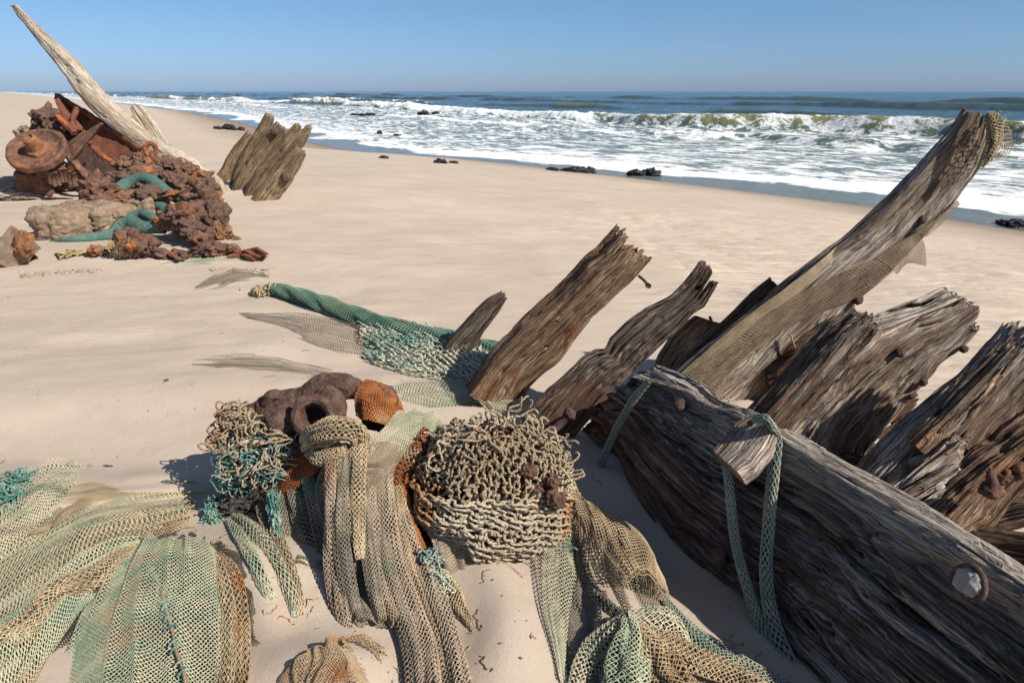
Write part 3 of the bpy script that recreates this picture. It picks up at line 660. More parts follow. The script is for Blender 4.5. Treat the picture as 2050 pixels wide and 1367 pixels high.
# B: dark rib with a split top
SB = sts([(300, 1290, 590, 1480), (430, 1130, 690, 1350), (560, 1010, 790, 1225), (660, 915, 885, 1115), (745, 868, 950, 1050), (800, 870, 985, 1020), (835, 800, 1040, 970), (940, 700, 1130, 888), (1060, 612, 1240, 792), (1130, 580, 1300, 735), (1212, 535, 1375, 650), (1290, 455, 1440, 615), (1375, 350, 1512, 490)], Z6, 2.60, 2.62, -0.25)
tB, _ = timber('wreck_timber', 'dark grey rib split open at its top, between the brown rib and the tall rib', SB, 0.07, 23, M['darkw'], holes=((0.93, -0.05, 0.009),), amp=0.0045, crack=0.016, jag=0.03, jagf=35, chip=0.16, group=RIBS, smoothk=1,
       endf=lambda a, b: -0.11*np.exp(-((a-0.35)/0.13)**2) + 0.02*(a < 0.2))
bolt(tB, onface(SB, 1140, 826, 0.02)[0] + np.array([0, -0.03, 0]), 0.017, onface(SB, 1140, 826)[1], 3, label='round bolt head low on the left side')
# spike
SS = sts([(300+0, 0, 0, 0)], Z6, 3, 3) if False else sts([(880, 712, 935, 745), (903, 683, 943, 706), (930, 655, 965, 677), (955, 628, 985, 647), (980, 606, 1002, 622), (1006, 595, 1015, 600)], ZP, 3.42, 3.42, 0.3)
timber('wreck_timber', 'short pointed dark stake rising beside the green twisted net', SS, 0.07, 31, M['darkw'], amp=0.004, crack=0.012, jag=0.015, group=RIBS, nper=140)
# dark plank behind
SPk = sts([(1060, 1130, 1240, 1180), (1165, 900, 1300, 1000), (1240, 790, 1410, 900), (1320, 700, 1530, 800), (1375, 660, 1600, 722)], Z6, 3.25, 3.35, 0.0)
tP, _ = timber('wreck_timber', 'reddish dark rounded plank with a bolt behind the split rib', SPk, 0.08, 37, M['brown'], amp=0.003, crack=0.006, jag=0.006, jagf=12, rnd=0.6, group=RIBS, nper=160)
mb = MB(); p, n = onface(SPk, 1425, 645); tubes(mb, spline([p, p+n*0.02+np.array([-0.012, 0, 0.012]), p+n*0.05+np.array([-0.03, 0, 0.03])], 8), 0.008, 8); build(mb, 'nail', M['bolt'], tP)
# thin timber left of the big rib
ST = sts([(-60, 1230, 30, 1290), (20, 1112, 100, 1150), (130, 1010, 205, 1050), (250, 905, 320, 955), (330, 825, 400, 875), (390, 775, 450, 825)], Z7, 3.0, 3.0, 0.2)
timber('wreck_timber', 'slim blue grey timber leaning just left of the tall rib', ST, 0.07, 41, M['darkw'], amp=0.005, crack=0.015, jag=0.02, rnd=0.5, group=RIBS, nper=150)
# the tall rib
SBig = sts([(-90, 1290, 110, 1510), (40, 1180, 240, 1400), (200, 1050, 385, 1245), (340, 930, 530, 1070), (480, 800, 655, 945), (600, 700, 765, 835), (728, 606, 865, 745), (888, 456, 1003, 600), (1020, 312, 1145, 435), (1120, 198, 1230, 325), (1168, 132, 1275, 230), (1200, 80, 1297, 105)], Z7, 2.78, 2.80, 0.35)
tBig, _ = timber('wreck_timber', 'tallest grey rib, wrapped in brown netting, leaning against the sea', SBig, [0.11, 0.10, 0.075, 0.05], 53, M['grey'], amp=0.0032, crack=0.016, lump_amp=0.006, jag=0.014, jagf=28, chip=0.07, group=RIBS, nper=300, bend=0.15,
       endf=lambda a, b: -0.06*np.exp(-((a+0.05)/0.16)**2)*(b < 0.2))
for (u, v, r, sd) in [(1717, 600, 0.022, 1), (1845, 440, 0.019, 2), (1615, 706, 0.014, 4)]:
    p, n = onface(SBig, u, v, 0.004); bolt(tBig, p, r, n, sd, label='rusty bolt head' if sd != 2 else 'orange rusty bolt with a stained hole')
# rib C and its companion
SC0 = sts([(300, 1400, 420, 1490), (400, 1280, 500, 1350), (560, 1110, 660, 1180), (690, 965, 790, 1040), (758, 918, 828, 985)], Z7, 1.98, 2.02, 0.3)
timber('wreck_timber', 'slender split timber pressed against the left side of the heavy furrowed rib', SC0, 0.09, 61, M['darkw'], amp=0.007, crack=0.02, jag=0.035, jagf=60, group=RIBS, nper=180)
SC = sts([(330, 1400, 720, 1680), (500, 1245, 800, 1440), (660, 1085, 925, 1290), (800, 980, 1010, 1200), (935, 930, 1085, 1110), (1060, 885, 1175, 1040), (1165, 840, 1270, 935)], Z7, 2.10, 2.14, 0.35)
tC, _ = timber('wreck_timber', 'heavy deeply furrowed grey rib with four bolts and a knobbly end', SC, 0.10, 67, M['grey'], amp=0.009, crack=0.026, lump_amp=0.012, jag=0.025, jagf=34, chip=0.14, group=RIBS, nper=320, gf=1.15, bend=0.2,
       endf=lambda a, b: -0.04*(a > 0.45) - 0.02*np.exp(-((a+0.6)/0.2)**2))
for (x, y, r, sd) in [(762, 368, 0.017, 5), (1085, 350, 0.014, 6), (880, 520, 0.014, 7), (822, 590, 0.011, 8)]:
    u, v = ZA(x, y); p, n = onface(SC, u, v, 0.002); bolt(tC, p, r, n, sd)
# splintered lower edge of rib C
mb = MB()
rng = random.Random(4)
for i in range(26):
    u, v = ZA(830-rng.random()*140, 560+rng.random()*180); p = PY(u, v, 2.22+rng.random()*0.05)
    d = norm(np.array([0.6+0.3*rng.random(), 0.1, 0.55+0.3*(rng.random()-.5)])); L = 0.03+0.05*rng.random()
    tubes(mb, spline([p-d*L, p+np.array([0, 0, -0.004]), p+d*L*0.6], 8), np.linspace(0.012, 0.002, 8), 6)
build(mb, 'splinters', M['brown'], tC)
# D: splintered rib at the right edge
SD = sts([(900, 680, 1250, 960), (1040, 560, 1340, 770), (1150, 450, 1440, 620), (1260, 345, 1560, 470), (1380, 250, 1640, 340), (1490, 170, 1720, 250), (1590, 60, 1790, 150), (1680, -50, 1860, 40)], Z8, 1.80, 1.86, 0.30)
tD, _ = timber('wreck_timber', 'wide splintered rib cut by the right edge, smooth pale face and shredded left side', SD, 0.12, 71, M['pinkw'], amp=0.004, crack=0.014, jag=0.05, jagf=30, chip=0.10, group=RIBS, nper=300, bend=0.2)
# splinter slabs on its left side
for i, (x0, y0, x1, y1, w, yy) in enumerate([(1030, 575, 1415, 160, 26, 1.84), (1080, 560, 1385, 262, 30, 1.80), (1110, 560, 1460, 200, 30, 1.78), (1170, 540, 1500, 190, 28, 1.76), (1230, 430, 1545, 120, 34, 1.76), (1300, 350, 1610, 20, 36, 1.77)]):
    dx, dy = x1-x0, y1-y0; L = math.hypot(dx, dy); px, py = -dy/L*w, dx/L*w
    S = sts([(x0-px, y0-py, x0+px, y0+py), (x0+dx*.5-px, y0+dy*.5-py, x0+dx*.5+px, y0+dy*.5+py), (x1-px*.7, y1-py*.7, x1+px*.7, y1+py*.7)], Z8, yy, yy+0.03, 0.4)
    timber('splinter', None, S, 0.05, 80+i, M['darkw' if i % 2 else 'brown'], amp=0.006, crack=0.016, jag=0.05, jagf=70, nper=120, parent=tD)
for i, (x0, y0, x1, y1, w, yy) in enumerate([(1120, 640, 1390, 410, 30, 1.70), (1150, 680, 1400, 520, 36, 1.66), (1200, 700, 1410, 580, 36, 1.63)]):
    dx, dy = x1-x0, y1-y0; L = math.hypot(dx, dy); px, py = -dy/L*w, dx/L*w
    S = sts([(x0-px, y0-py, x0+px, y0+py), (x0+dx*.5-px, y0+dy*.5-py, x0+dx*.5+px, y0+dy*.5+py), (x1-px*.8, y1-py*.8, x1+px*.8, y1+py*.8)], Z8, yy, yy+0.02, 0.4)
    timber('splinter', None, S, 0.05, 90+i, M['grey'], amp=0.007, crack=0.018, jag=0.04, jagf=80, nper=140, parent=tD)
# E: rusty broken timber in the corner
SE = sts([(1260, 740, 1420, 880), (1340, 650, 1500, 790), (1440, 550, 1590, 690), (1530, 470, 1680, 590), (1620, 410, 1770, 500), (1720, 330, 1850, 420)], Z8, 1.62, 1.68, 0.3)
tE, _ = timber('wreck_timber', 'low rust stained timber with orange patch and a pointed iron spike at the right edge', SE, 0.10, 97, M['brown'], amp=0.006, crack=0.014, lump_amp=0.016, jag=0.05, chip=0.2, group=RIBS, nper=220)
mb = MB(); u, v = Z8(1505, 575); p = PY(u, v, 1.56); lump(mb, p, (0.03, 0.025, 0.025), 3, 0.3, n=4); tubes(mb, spline([p, p+np.array([-0.005, 0, 0.03]), p+np.array([-0.022, 0, 0.062])], 8), np.linspace(0.022, 0.006, 8), 8); build(mb, 'spike', M['rust'], tE)
for i in range(7):
    mb = MB(); u, v = Z8(1540+i*30+rng.random()*20, 500-i*12+rng.random()*20); lump(mb, PY(u, v, 1.66), 0.02+0.012*rng.random(), i, 0.4, n=4); build(mb, 'rust_crust', M['rust'], tE)
# dark timbers lying behind, between the ribs
def lying(lst, z, ya, yb_, label, seed, thick=0.1, mat='darkw', **k):
    S = sts(lst, z, ya, yb_, 0.2); return timber('wreck_timber', label, S, thick, seed, M[mat], amp=0.006, crack=0.014, jag=0.02, group=RIBS, nper=160, **k)
lying([(780, 380, 700, 470), (900, 400, 860, 520), (1030, 440, 1010, 560), (1160, 470, 1120, 600)], Z8, 2.5, 2.25, 'olive brown timber lying in shadow behind the heavy furrowed rib', 101)
lying([(830, 440, 800, 540), (960, 470, 930, 600), (1080, 530, 1040, 640)], Z8, 2.15, 2.0, 'dark plank lying just behind the top edge of the big foreground beam', 103)
lying([(380, 1150, 400, 1290), (500, 1060, 560, 1200), (600, 1010, 660, 1120), (690, 960, 740, 1060)], Z7, 2.75, 2.7, 'dark timber stub in the shade at the foot of the tall rib', 107, 0.12)
lying([(1400, 790, 1340, 900), (1560, 820, 1500, 940), (1720, 840, 1660, 980)], Z8, 1.62, 1.5, 'near black timber lying in the lower right corner behind the beam', 109, 0.12)
lying([(1490, 680, 1440, 790), (1620, 640, 1600, 760), (1760, 620, 1740, 730)], Z8, 1.85, 1.8, 'dark timber under the rust stained timber at the right edge', 113, 0.12)
# ------------------------------------------------------------------ the big foreground beam
BM = [((1268, 735), (1150, 872)), ((1340, 765), (1212, 915)), ((1400, 795), (1252, 985)), ((1500, 842), (1322, 1085)), ((1600, 893), (1397, 1158)), ((1760, 985), (1478, 1222)), ((1900, 1062), (1545, 1300)), ((2050, 1152), (1625, 1385)), ((2300, 1310), (1800, 1570)), ((2600, 1500), (2000, 1780))]
SBm = []
for i, (a, b) in enumerate(BM):
    hb = 0.02 if i == 0 else -0.02; pb = G(b[0], b[1], hb) if b[1] < 1500 else PZ(b[0], b[1], 0.0)
    SBm.append((PZ(a[0], a[1], 0.34+0.02*min(i, 3)+MOUNDS[-1][5]*0), pb))
SBm = np.array(SBm)[::-1]
PBM = SBm[3:].mean(1).mean(0)
_, _, vt = np.linalg.svd(SBm[3:].reshape(-1, 3)-SBm[3:].reshape(-1, 3).mean(0)); NBM = vt[2]; NBM = NBM*np.sign(NBM @ (np.array([0, 0, CAMZ])-PBM))
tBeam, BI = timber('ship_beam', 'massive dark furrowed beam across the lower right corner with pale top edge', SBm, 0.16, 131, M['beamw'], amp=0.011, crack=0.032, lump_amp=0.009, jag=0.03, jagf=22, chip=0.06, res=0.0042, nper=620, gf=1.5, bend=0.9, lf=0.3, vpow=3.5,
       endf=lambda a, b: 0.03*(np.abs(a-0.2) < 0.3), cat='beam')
def onbeam(u, v, off=0.0): return PL(u, v, PBM+NBM*off, NBM)
bolt(tBeam, onbeam(1362, 812, 0.012), 0.024, NBM+np.array([0.2, 0, 0.4]), 21, flat=0.9, label='large rusty bolt head near the far end')
bolt(tBeam, onbeam(1438, 1115, 0.004), 0.030, NBM, 22, flat=0.6, mat='rustdark', label='dark bolt head low on the beam')
# limpet like capped bolt with ring
c = onbeam(1940, 1165, 0.008); mb = MB(); x = norm(np.cross(NBM, [0, 0, 1.0])); y = np.cross(NBM, x)
a = np.linspace(0, 2*pi, 33)[:, None]; R = 0.033; tubes(mb, c + R*(np.cos(a)*x+np.sin(a)*y)*(1+0.06*np.sin(a*3)), 0.006, 8, caps=False)
bo = build(mb, 'bolt_collar', M['rustdark'], tBeam)
M['shell'] = rust_mat('pale_crust', ((0.30, 0.26, 0.22), (0.50, 0.45, 0.40), (0.62, 0.57, 0.52), (0.4, 0.3, 0.2)), 30, 0.2, 0.8)
bolt(tBeam, c+NBM*0.000, 0.030, NBM, 24, flat=0.62, mat='shell', label='pale domed bolt head in a dark ring')
# wooden block nailed to the beam
A8 = Z8(500, 262); 
def PLo(u, v, o_): return PL(u, v, PBM+NBM*o_, NBM)
def blockst():
    L = [((352, 405), (468, 503)), ((400, 340), (530, 465)), ((455, 275), (590, 385)), ((520, 255), (622, 300))]
    return np.array([(PLo(*Z8(*a), o_), PLo(*Z8(*b), o_+0.01)) for (a, b), o_ in zip(L, (0.15, 0.115, 0.07, 0.035))])
SK = blockst()
tK, _ = timber('wooden_block', 'smooth pale wooden block nailed over the net', SK, 0.07, 141, M['pinkw'], amp=0.0015, crack=0.004, lump_amp=0.004, jag=0.003, jagf=10, chip=0.05, res=0.004, nper=200, rnd=0.5, parent=tBeam)
p = PLo(*Z8(516, 303), 0.075); bolt(tK, p, 0.009, NBM, 26, name='nail')
# ------------------------------------------------------------------ far group of ribs (middle left)
FAR = 'cluster of broken ribs beyond the iron heap'
for i, (lst, y, sd, lab) in enumerate([
    ([(1290, 660, 1370, 660), (1330, 590, 1400, 640), (1400, 470, 1470, 500), (1500, 350, 1560, 390)], 9.3, 201, 'thin dark timber at the left of the far rib cluster'),
    ([(1390, 680, 1470, 690), (1420, 560, 1500, 600), (1500, 420, 1590, 470), (1570, 310, 1650, 360), (1618, 238, 1672, 270)], 9.0, 202, 'tallest square topped tan timber of the far rib cluster'),
    ([(1400, 690, 1510, 710), (1450, 580, 1560, 640), (1540, 450, 1640, 520), (1620, 350, 1710, 420), (1680, 292, 1745, 345)], 8.7, 203, 'middle tan timber with a nail hole in the far rib cluster'),
    ([(1500, 690, 1580, 720), (1550, 590, 1660, 650), (1640, 480, 1750, 550), (1720, 370, 1850, 440), (1790, 312, 1905, 330)], 8.5, 204, 'forked tan timber with frayed top in the far rib cluster'),
    ([(1570, 700, 1720, 740), (1640, 610, 1770, 670), (1720, 520, 1830, 570), (1790, 450, 1868, 490)], 8.3, 205, 'short thick tan timber on the right of the far rib cluster')]):
    fx, fy = Z1((lst[0][0]+lst[0][2])/2, 655+i*8); y = float(G(fx, fy)[1])
    S = sts([(a+.15*(c-a), b+.15*(d-b), c-.0*(c-a), d-.0*(d-b)) for a, b, c, d in lst], Z1, y-0.16*i, y-0.16*i, 0.45)
    S = np.concatenate([[S[0]+(S[0]-S[1])*1.5], S])
    o, _ = timber('wreck_timber', lab, S, 0.17, sd, M['goldw'], amp=0.0045, crack=0.012, lump_amp=0.008, jag=0.018, jagf=6, group=FAR, res=0.012, nper=150, gf=1.8, endf=(lambda a, b: -0.12*np.exp(-((a-0.1)/0.3)**2)) if i == 3 else None)
    if i == 2: bolt(o, onface(S, *Z1(1668, 345), 0.01)[0], 0.05, onface(S, *Z1(1668, 345))[1], 3)
    if i == 4: bolt(o, onface(S, *Z1(1738, 620), 0.01)[0], 0.06, onface(S, *Z1(1738, 620))[1], 4)
# long bleached timber on the left
PX = [((395, 403), (432, 362)), ((350, 365), (387, 330)), ((300, 325), (340, 298)), ((250, 285), (292, 275)), ((204, 248), (247, 238)), ((167, 214), (212, 204)), ((143, 184), (186, 174)), ((123, 152), (162, 146)), ((102, 124), (134, 113)), ((77, 92), (99, 83)), ((55, 62), (74, 57)), ((31, 31), (45, 27)), ((17, 10), (27, 7))]
YLG = float(G(400, 392)[1])
S = []
for i, (a, b) in enumerate(PX):
    y = YLG+0.6*i/(len(PX)-1); L_ = PY(a[0], a[1], y+0.05); R_ = PY(b[0], b[1], y+0.0); S.append((L_, R_))
S = [(m_+(a_-m_)*1.04, m_+(b_-m_)*1.04) for a_, b_ in S for m_ in [(a_+b_)/2]]
dv = (S[0][0]+S[0][1]-S[1][0]-S[1][1])/2*0.35+np.array([0, 0, -0.35]); S.insert(0, (S[0][0]+dv, S[0][1]+dv))
timber('bleached_timber', 'long tapering sun bleached timber leaning far left above the iron heap', S, [0.24, 0.24, 0.24, 0.18, 0.05], 211, M['bleach'], amp=0.0025, crack=0.016, lump_amp=0.012, jag=0.01, jagf=10, chip=0.05, res=0.012, nper=200, gf=2.2, rnd=0.9, bend=0.15)
S = sts([(960, 500, 1090, 490), (900, 400, 1010, 400), (825, 290, 930, 280), (795, 230, 880, 220), (778, 192, 838, 170)], Z1, YLG+1.2, YLG+1.3, 0.2)
o, _ = timber('bleached_timber', 'short pale weathered timber beside the long bleached one', S, 0.2, 217, M['bleach'], amp=0.008, crack=0.03, jag=0.03, jagf=14, res=0.015, nper=140, gf=2.2)
p, n = onface(S, *Z1(808, 262)); mb = MB(); tubes(mb, np.array([p, p+np.array([-0.13, -0.08, -0.06])]), 0.02, 8); build(mb, 'nail', M['bolt'], o)

# ------------------------------------------------------------------ iron heap of the far left
def yg(zx, zy, z=Z1):
    u, v = z(zx, zy); return float(G(u, v)[1])
def plate(mb, pts, z, ys, th=0.02, seed=0, n=26, amp=0.012, ragged=0.0):
    """thick plate through four photo points (quad) with depths ys"""
    P = np.array([PY(*z(*p), y) for p, y in zip(pts, ys)])
    s, t_ = np.meshgrid(np.linspace(0, 1, n), np.linspace(0, 1, n), indexing='ij'); s = s[..., None]; t_ = t_[..., None]
    S = P[0]*(1-s)*(1-t_) + P[1]*s*(1-t_) + P[2]*s*t_ + P[3]*(1-s)*t_
    nn = norm(np.cross(P[1]-P[0], P[3]-P[0]))
    S = S + nn*amp*fbm(S[..., 0]*5+seed, S[..., 1]*5, S[..., 2]*5, 4)[..., None]
    A = S + nn*th/2; B = S - nn*th/2; F = grid_faces(n, n)
    mb.add(A.reshape(-1, 3), F, A.reshape(-1, 3)); mb.add(B.reshape(-1, 3), F[:, ::-1], B.reshape(-1, 3))
    for e in (np.s_[0, :], np.s_[-1, :], np.s_[:, 0], np.s_[:, -1]):
        q = np.stack([A[e], B[e]], 1); mb.add(q.reshape(-1, 3), grid_faces(len(q), 2), q.reshape(-1, 3))
    return mb
def bar(mb, pts, z, ys, w, d, seed=0, n=40, amp=0.008):
    """rusty flat bar with a rectangular section following photo points"""
    P = np.array([PY(*z(*p), y) for p, y in zip(pts, ys)]); C = spline(P, n) if len(P) > 2 else P[0]+(P[1]-P[0])*np.linspace(0, 1, n)[:, None]
    T, N, B = transport(C[None]); N, B = N[0], B[0]
    prof = [(-1, -1), (-.3, -1.0), (.3, -1), (1, -1), (1, 0), (1, 1), (.3, 1), (-.3, 1), (-1, 1), (-1, 0)]
    V = np.stack([C + N*a*w/2 + B*b*d/2 for a, b in prof], 1)
    V = V + (amp*fbm(V[..., 0]*12+seed, V[..., 1]*12, V[..., 2]*12, 3))[..., None]
    k = len(prof); mb.add(V.reshape(-1, 3), [grid_faces(n, k, False, True), np.arange(k)[None, ::-1], (n-1)*k+np.arange(k)[None]], V.reshape(-1, 3)); return mb
M['rustmix'] = rust_mat('mixed_rust', ((0.05, 0.025, 0.018), (0.17, 0.075, 0.045), (0.26, 0.17, 0.12), (0.42, 0.17, 0.05)), 11, 0.5, 0.53)
YM = yg(300, 720)
root = empty('iron_machine', G(*Z1(300, 720)), 'rusted iron winch wreck with a big flanged wheel and torn hull plates', 'wreckage')
# wheel by lathe
def lathe(mb, c, axis, prof, n=72, seed=0, amp=0.01):
    axis = norm(np.asarray(axis, float)); x = norm(np.cross(axis, [0, 0.2, 1.0])); y = np.cross(axis, x)
    a = np.arange(n)*2*pi/n; pr = np.array(prof)
    V = c + (pr[:, 0][:, None, None]*(np.cos(a)[None, :, None]*x + np.sin(a)[None, :, None]*y)) + pr[:, 1][:, None, None]*axis
    V = V + amp*fbm(V[..., 0]*9+seed, V[..., 1]*9, V[..., 2]*9, 4)[..., None]*norm(V-c)
    m = len(pr); mb.add(V.reshape(-1, 3), grid_faces(m, n, False, True), V.reshape(-1, 3)); return mb
yw = YM-0.35; cw = PY(*Z1(225, 455), yw)
R = 168/3.038/FPX*(yw*cos(PITCH)-(cw[2]-CAMZ)*sin(PITCH))
dx, dy, dz = ray(*Z1(225, 455)); tov = -norm(np.array([dx, dy, dz])); right = norm(np.cross(-tov, [0, 0, 1.0])); up = np.cross(right, -tov)
ax = norm(tov*0.62 + 0.78*(up*0.93 - right*0.36))
def refine(p, k=5):
    p = np.array(p, float); s = np.linspace(0, len(p)-1, (len(p)-1)*k+1); return np.stack([np.interp(s, np.arange(len(p)), p[:, j]) for j in (0, 1)], -1)
mb = MB(); lathe(mb, cw, ax, refine([(0.02*R, -0.02*R), (0.70*R, -0.04*R), (0.80*R, 0.05*R), (0.84*R, 0.11*R), (0.93*R, 0.13*R), (1.0*R, 0.08*R), (1.01*R, -0.05*R), (1.0*R, -0.16*R), (0.9*R, -0.2*R), (0.02*R, -0.2*R)]), 96, 3, 0.010)
wh = build(mb, 'wheel', M['rust'], root)
mb = MB(); lathe(mb, cw, ax, refine([(0.40*R, -0.03*R), (0.38*R, 0.08*R), (0.30*R, 0.14*R), (0.26*R, 0.36*R), (0.22*R, 0.55*R), (0.12*R, 0.60*R), (0.11*R, 0.52*R), (0.0, 0.50*R)]), 60, 5, 0.012); build(mb, 'hub', M['orange'], wh)
mb = MB(); lathe(mb, cw, -ax, refine([(0.0, 0.1*R), (0.45*R, 0.15*R), (0.4*R, 0.5*R), (0.5*R, 0.9*R), (0.3*R, 1.1*R), (0, 1.1*R)]), 40, 9, 0.05); build(mb, 'axle', M['rustdark'], root)
# torn hull plates
mb = MB()
plate(mb, [(345, 135), (860, 462), (800, 590), (400, 345)], Z1, [YM+0.55, YM-0.05, YM-0.15, YM+0.3], 0.03, 1)
build(mb, 'hull_plate', M['rustred'], root)
mb = MB(); plate(mb, [(338, 150), (375, 130), (500, 330), (440, 365)], Z1, [YM+0.25, YM+0.5, YM+0.2, YM+0.02], 0.03, 2)
build(mb, 'hull_plate', M['rustred'], root)
mb = MB(); plate(mb, [(400, 330), (810, 585), (760, 720), (420, 640)], Z1, [YM+0.25, YM-0.15, YM-0.05, YM+0.15], 0.03, 4); build(mb, 'hull_plate', M['rustdark'], root)
mb = MB(); bar(mb, [(343, 128), (600, 285), (862, 462)], Z1, [YM+0.50, YM+0.2, YM-0.10], 0.07, 0.05, 1); build(mb, 'edge_bar', M['rustred'], root)
mb = MB(); plate(mb, [(398, 425), (612, 296), (520, 430), (436, 520)], Z1, [YM-0.15, YM-0.25, YM-0.30, YM-0.28], 0.035, 7); bar(mb, [(436, 520), (612, 300)], Z1, [YM-0.31, YM-0.28], 0.03, 0.09, 4); build(mb, 'gusset', M['rust'], root)
mb = MB(); bar(mb, [(392, 445), (440, 520), (555, 645)], Z1, [YM-0.2, YM-0.28, YM-0.3], 0.06, 0.09, 6); build(mb, 'brace', M['rust'], root)
mb = MB(); bar(mb, [(545, 425), (650, 508), (800, 575)], Z1, [YM-0.15, YM-0.25, YM-0.28], 0.035, 0.06, 8); build(mb, 'brace', M['rustred'], root)
mb = MB(); bar(mb, [(350, 250), (455, 355)], Z1, [YM+0.0, YM-0.05], 0.05, 0.08, 9); bar(mb, [(470, 200), (440, 290), (470, 340)], Z1, [YM+0.2, YM+0.05, YM-0.0], 0.05, 0.05, 12); build(mb, 'brace', M['rustred'], root)
def lumpset(lst, z, name, mat, parent, n=5):
    for i, q in enumerate(lst):
        q = tuple(q) if len(q) > 5 else tuple(q)+(i+1,)
        build(lumps(MB(), [q], z, n), name, M[mat[i % len(mat)]] if not isinstance(mat, str) else M[mat], parent)
def lumps(mb, lst, z, n=5, dz=0.0, sx=1.0):
    for i, q in enumerate(lst):
        x, y, rx, ry, foot = q[:5]; sd = q[5] if len(q) > 5 else i+1
        yy = yg(x, foot, z); u, v = z(x, y); c = PY(u, v, yy+dz); k = zk(z)
        sc = (yy*cos(PITCH)-(c[2]-CAMZ)*sin(PITCH))/FPX/k
        lump(mb, c, (rx*sc, (rx+ry)/2*sc, ry*sc), sd, 0.5, 1.9, n, rot=(0.3*sin(sd), 0.3*cos(sd*2), sd), fine=0.09, crag=0.045)
    return mb
def zk(z): a = z(0, 0); b = z(1, 0); return 1/(b[0]-a[0])
lumpset([(290, 265, 70, 65, 700, 2), (240, 310, 45, 45, 700, 4), (340, 330, 60, 50, 700, 6), (330, 560, 60, 70, 690, 8), (250, 590, 80, 50, 700, 9), (470, 400, 60, 50, 700, 3)], Z1, 'rust_lump', 'rustdark', root)
lumpset([(115, 355, 22, 26, 690, 2), (150, 325, 20, 20, 690, 3), (175, 350, 26, 22, 690, 4), (130, 385, 26, 22, 690, 5), (215, 325, 26, 18, 690, 6), (160, 375, 25, 20, 690, 7)], Z1, 'shell_lump', 'conc', root)
mb = MB(); u, v = Z1(210, 655); p = PY(u, v, YM-0.1); lump(mb, p, (0.20, 0.18, 0.14), 4, 0.12, 1.5, 5, (0.1, 0.2, 0.5), box=0.8); build(mb, 'iron_block', M['rust'], root)
mb = lumps(MB(), [(390, 640, 95, 62, 700, 14)], Z1)
for i in range(7):
    a = 200-0; u, v = Z1(318+i*24, 660+14*sin(i*1.3)); p = PY(u, v, YM-0.42); tubes(mb, np.array([p, p+np.array([0.02, -0.03, 0.16])]), 0.038, 10)
build(mb, 'rust_crust', M['rust'], root)
# ------------------------------------------------------------------ concretion heap with green pipes
heap = empty('concretion_heap', G(*Z1(850, 1000)), 'lumpy heap of rusted iron and stone concretions threaded with green pipes', 'wreckage')
lumpset([(590, 715, 105, 100, 900, 21), (700, 640, 60, 45, 830, 22), (640, 790, 80, 60, 930, 23), (870, 530, 60, 60, 800, 24), (960, 560, 80, 70, 830, 25), (1060, 560, 75, 50, 830, 26), (1140, 590, 80, 50, 830, 27), (1230, 640, 70, 50, 850, 28), (900, 620, 150, 60, 850, 29),
    (1020, 650, 90, 60, 860, 30), (780, 560, 70, 50, 800, 57)], Z1, 'rust_lump', ('rust', 'rustdark', 'rust', 'rustmix'), heap)
lumpset([(1240, 760, 105, 95, 960, 31), (1310, 860, 70, 90, 990, 32), (1220, 850, 90, 70, 980, 33), (1330, 940, 50, 70, 1000, 34), (1180, 690, 80, 60, 900, 35), (1270, 690, 60, 50, 900, 36), (1385, 970, 22, 30, 1000, 58)], Z1, 'rust_lump', ('rust', 'rustdark', 'rust', 'rustmix'), heap)
lumpset([(1110, 860, 115, 85, 1020, 41), (1170, 940, 100, 70, 1030, 42), (1205, 1010, 65, 45, 1045, 43), (1050, 900, 80, 60, 1000, 44), (1130, 860, 40, 40, 990, 45), (900, 720, 110, 30, 930, 46), (1010, 740, 90, 30, 940, 47), (800, 760, 90, 50, 930, 48), (1090, 630, 50, 40, 850, 59)], Z1, 'rust_lump', ('rust', 'rustdark', 'rust', 'rustmix'), heap)
mb = MB()
for x, y, a, b, sd, ft in [(395, 920, 0.24, 0.17, 51, 995), (500, 870, 0.2, 0.14, 52, 960), (620, 880, 0.20, 0.16, 53, 970), (870, 800, 0.24, 0.12, 54, 940), (720, 860, 0.2, 0.12, 55, 960), (940, 540, 0.12, 0.08, 56, 830)]:
    mb = MB(); yy = yg(x, ft); u, v = Z1(x, y); lump(mb, PY(u, v, yy+0.12), (a, 0.2, b), sd, 0.16, 1.7, 5, (0.1, 0.05*sin(sd), 0.3*cos(sd)), fine=0.1, box=0.5, crag=0.04); build(mb, 'stone_block', M['conc'], heap)

def pipe(pts, foots, r, name='green_pipe'):
    P = []
    for (x, y), f in zip(pts, foots): u, v = Z1(x, y); P.append(PY(u, v, yg(x, f)))
    n = 60; C = spline(P, n); rr = np.interp(np.linspace(0, 1, n), np.linspace(0, 1, len(r)), r); rr = rr*(1+0.05*vn(np.linspace(0, 9, n), 3.3))
    mb = MB(); tubes(mb, C, rr, 20); return build(mb, name, M['teal'], heap)
M['teal'] = rust_mat('green_pipe', ((0.035, 0.085, 0.072), (0.065, 0.145, 0.12), (0.13, 0.20, 0.16), (0.20, 0.10, 0.05)), 9, 0.35, 0.60)
M['teal'].name = 'green_pipe_paint'
pipe([(695, 725), (770, 662), (860, 632), (930, 652), (1010, 712), (1130, 775)], [880, 870, 870, 880, 900, 930], [0.060, 0.064, 0.062, 0.066, 0.060, 0.055])
pipe([(905, 745), (960, 790), (1035, 842)], [920, 940, 965], [0.055, 0.056, 0.052])
pipe([(300, 1012), (450, 1003), (600, 985), (690, 965), (735, 925), (800, 905), (870, 928), (1000, 925)], [1015, 1015, 1005, 1000, 990, 990, 1000, 1000], [0.004, 0.030, 0.045, 0.05, 0.072, 0.070, 0.058, 0.06])
pipe([(780, 900), (810, 860), (870, 845), (955, 892)], [970, 965, 965, 985], [0.045, 0.048, 0.05, 0.045])
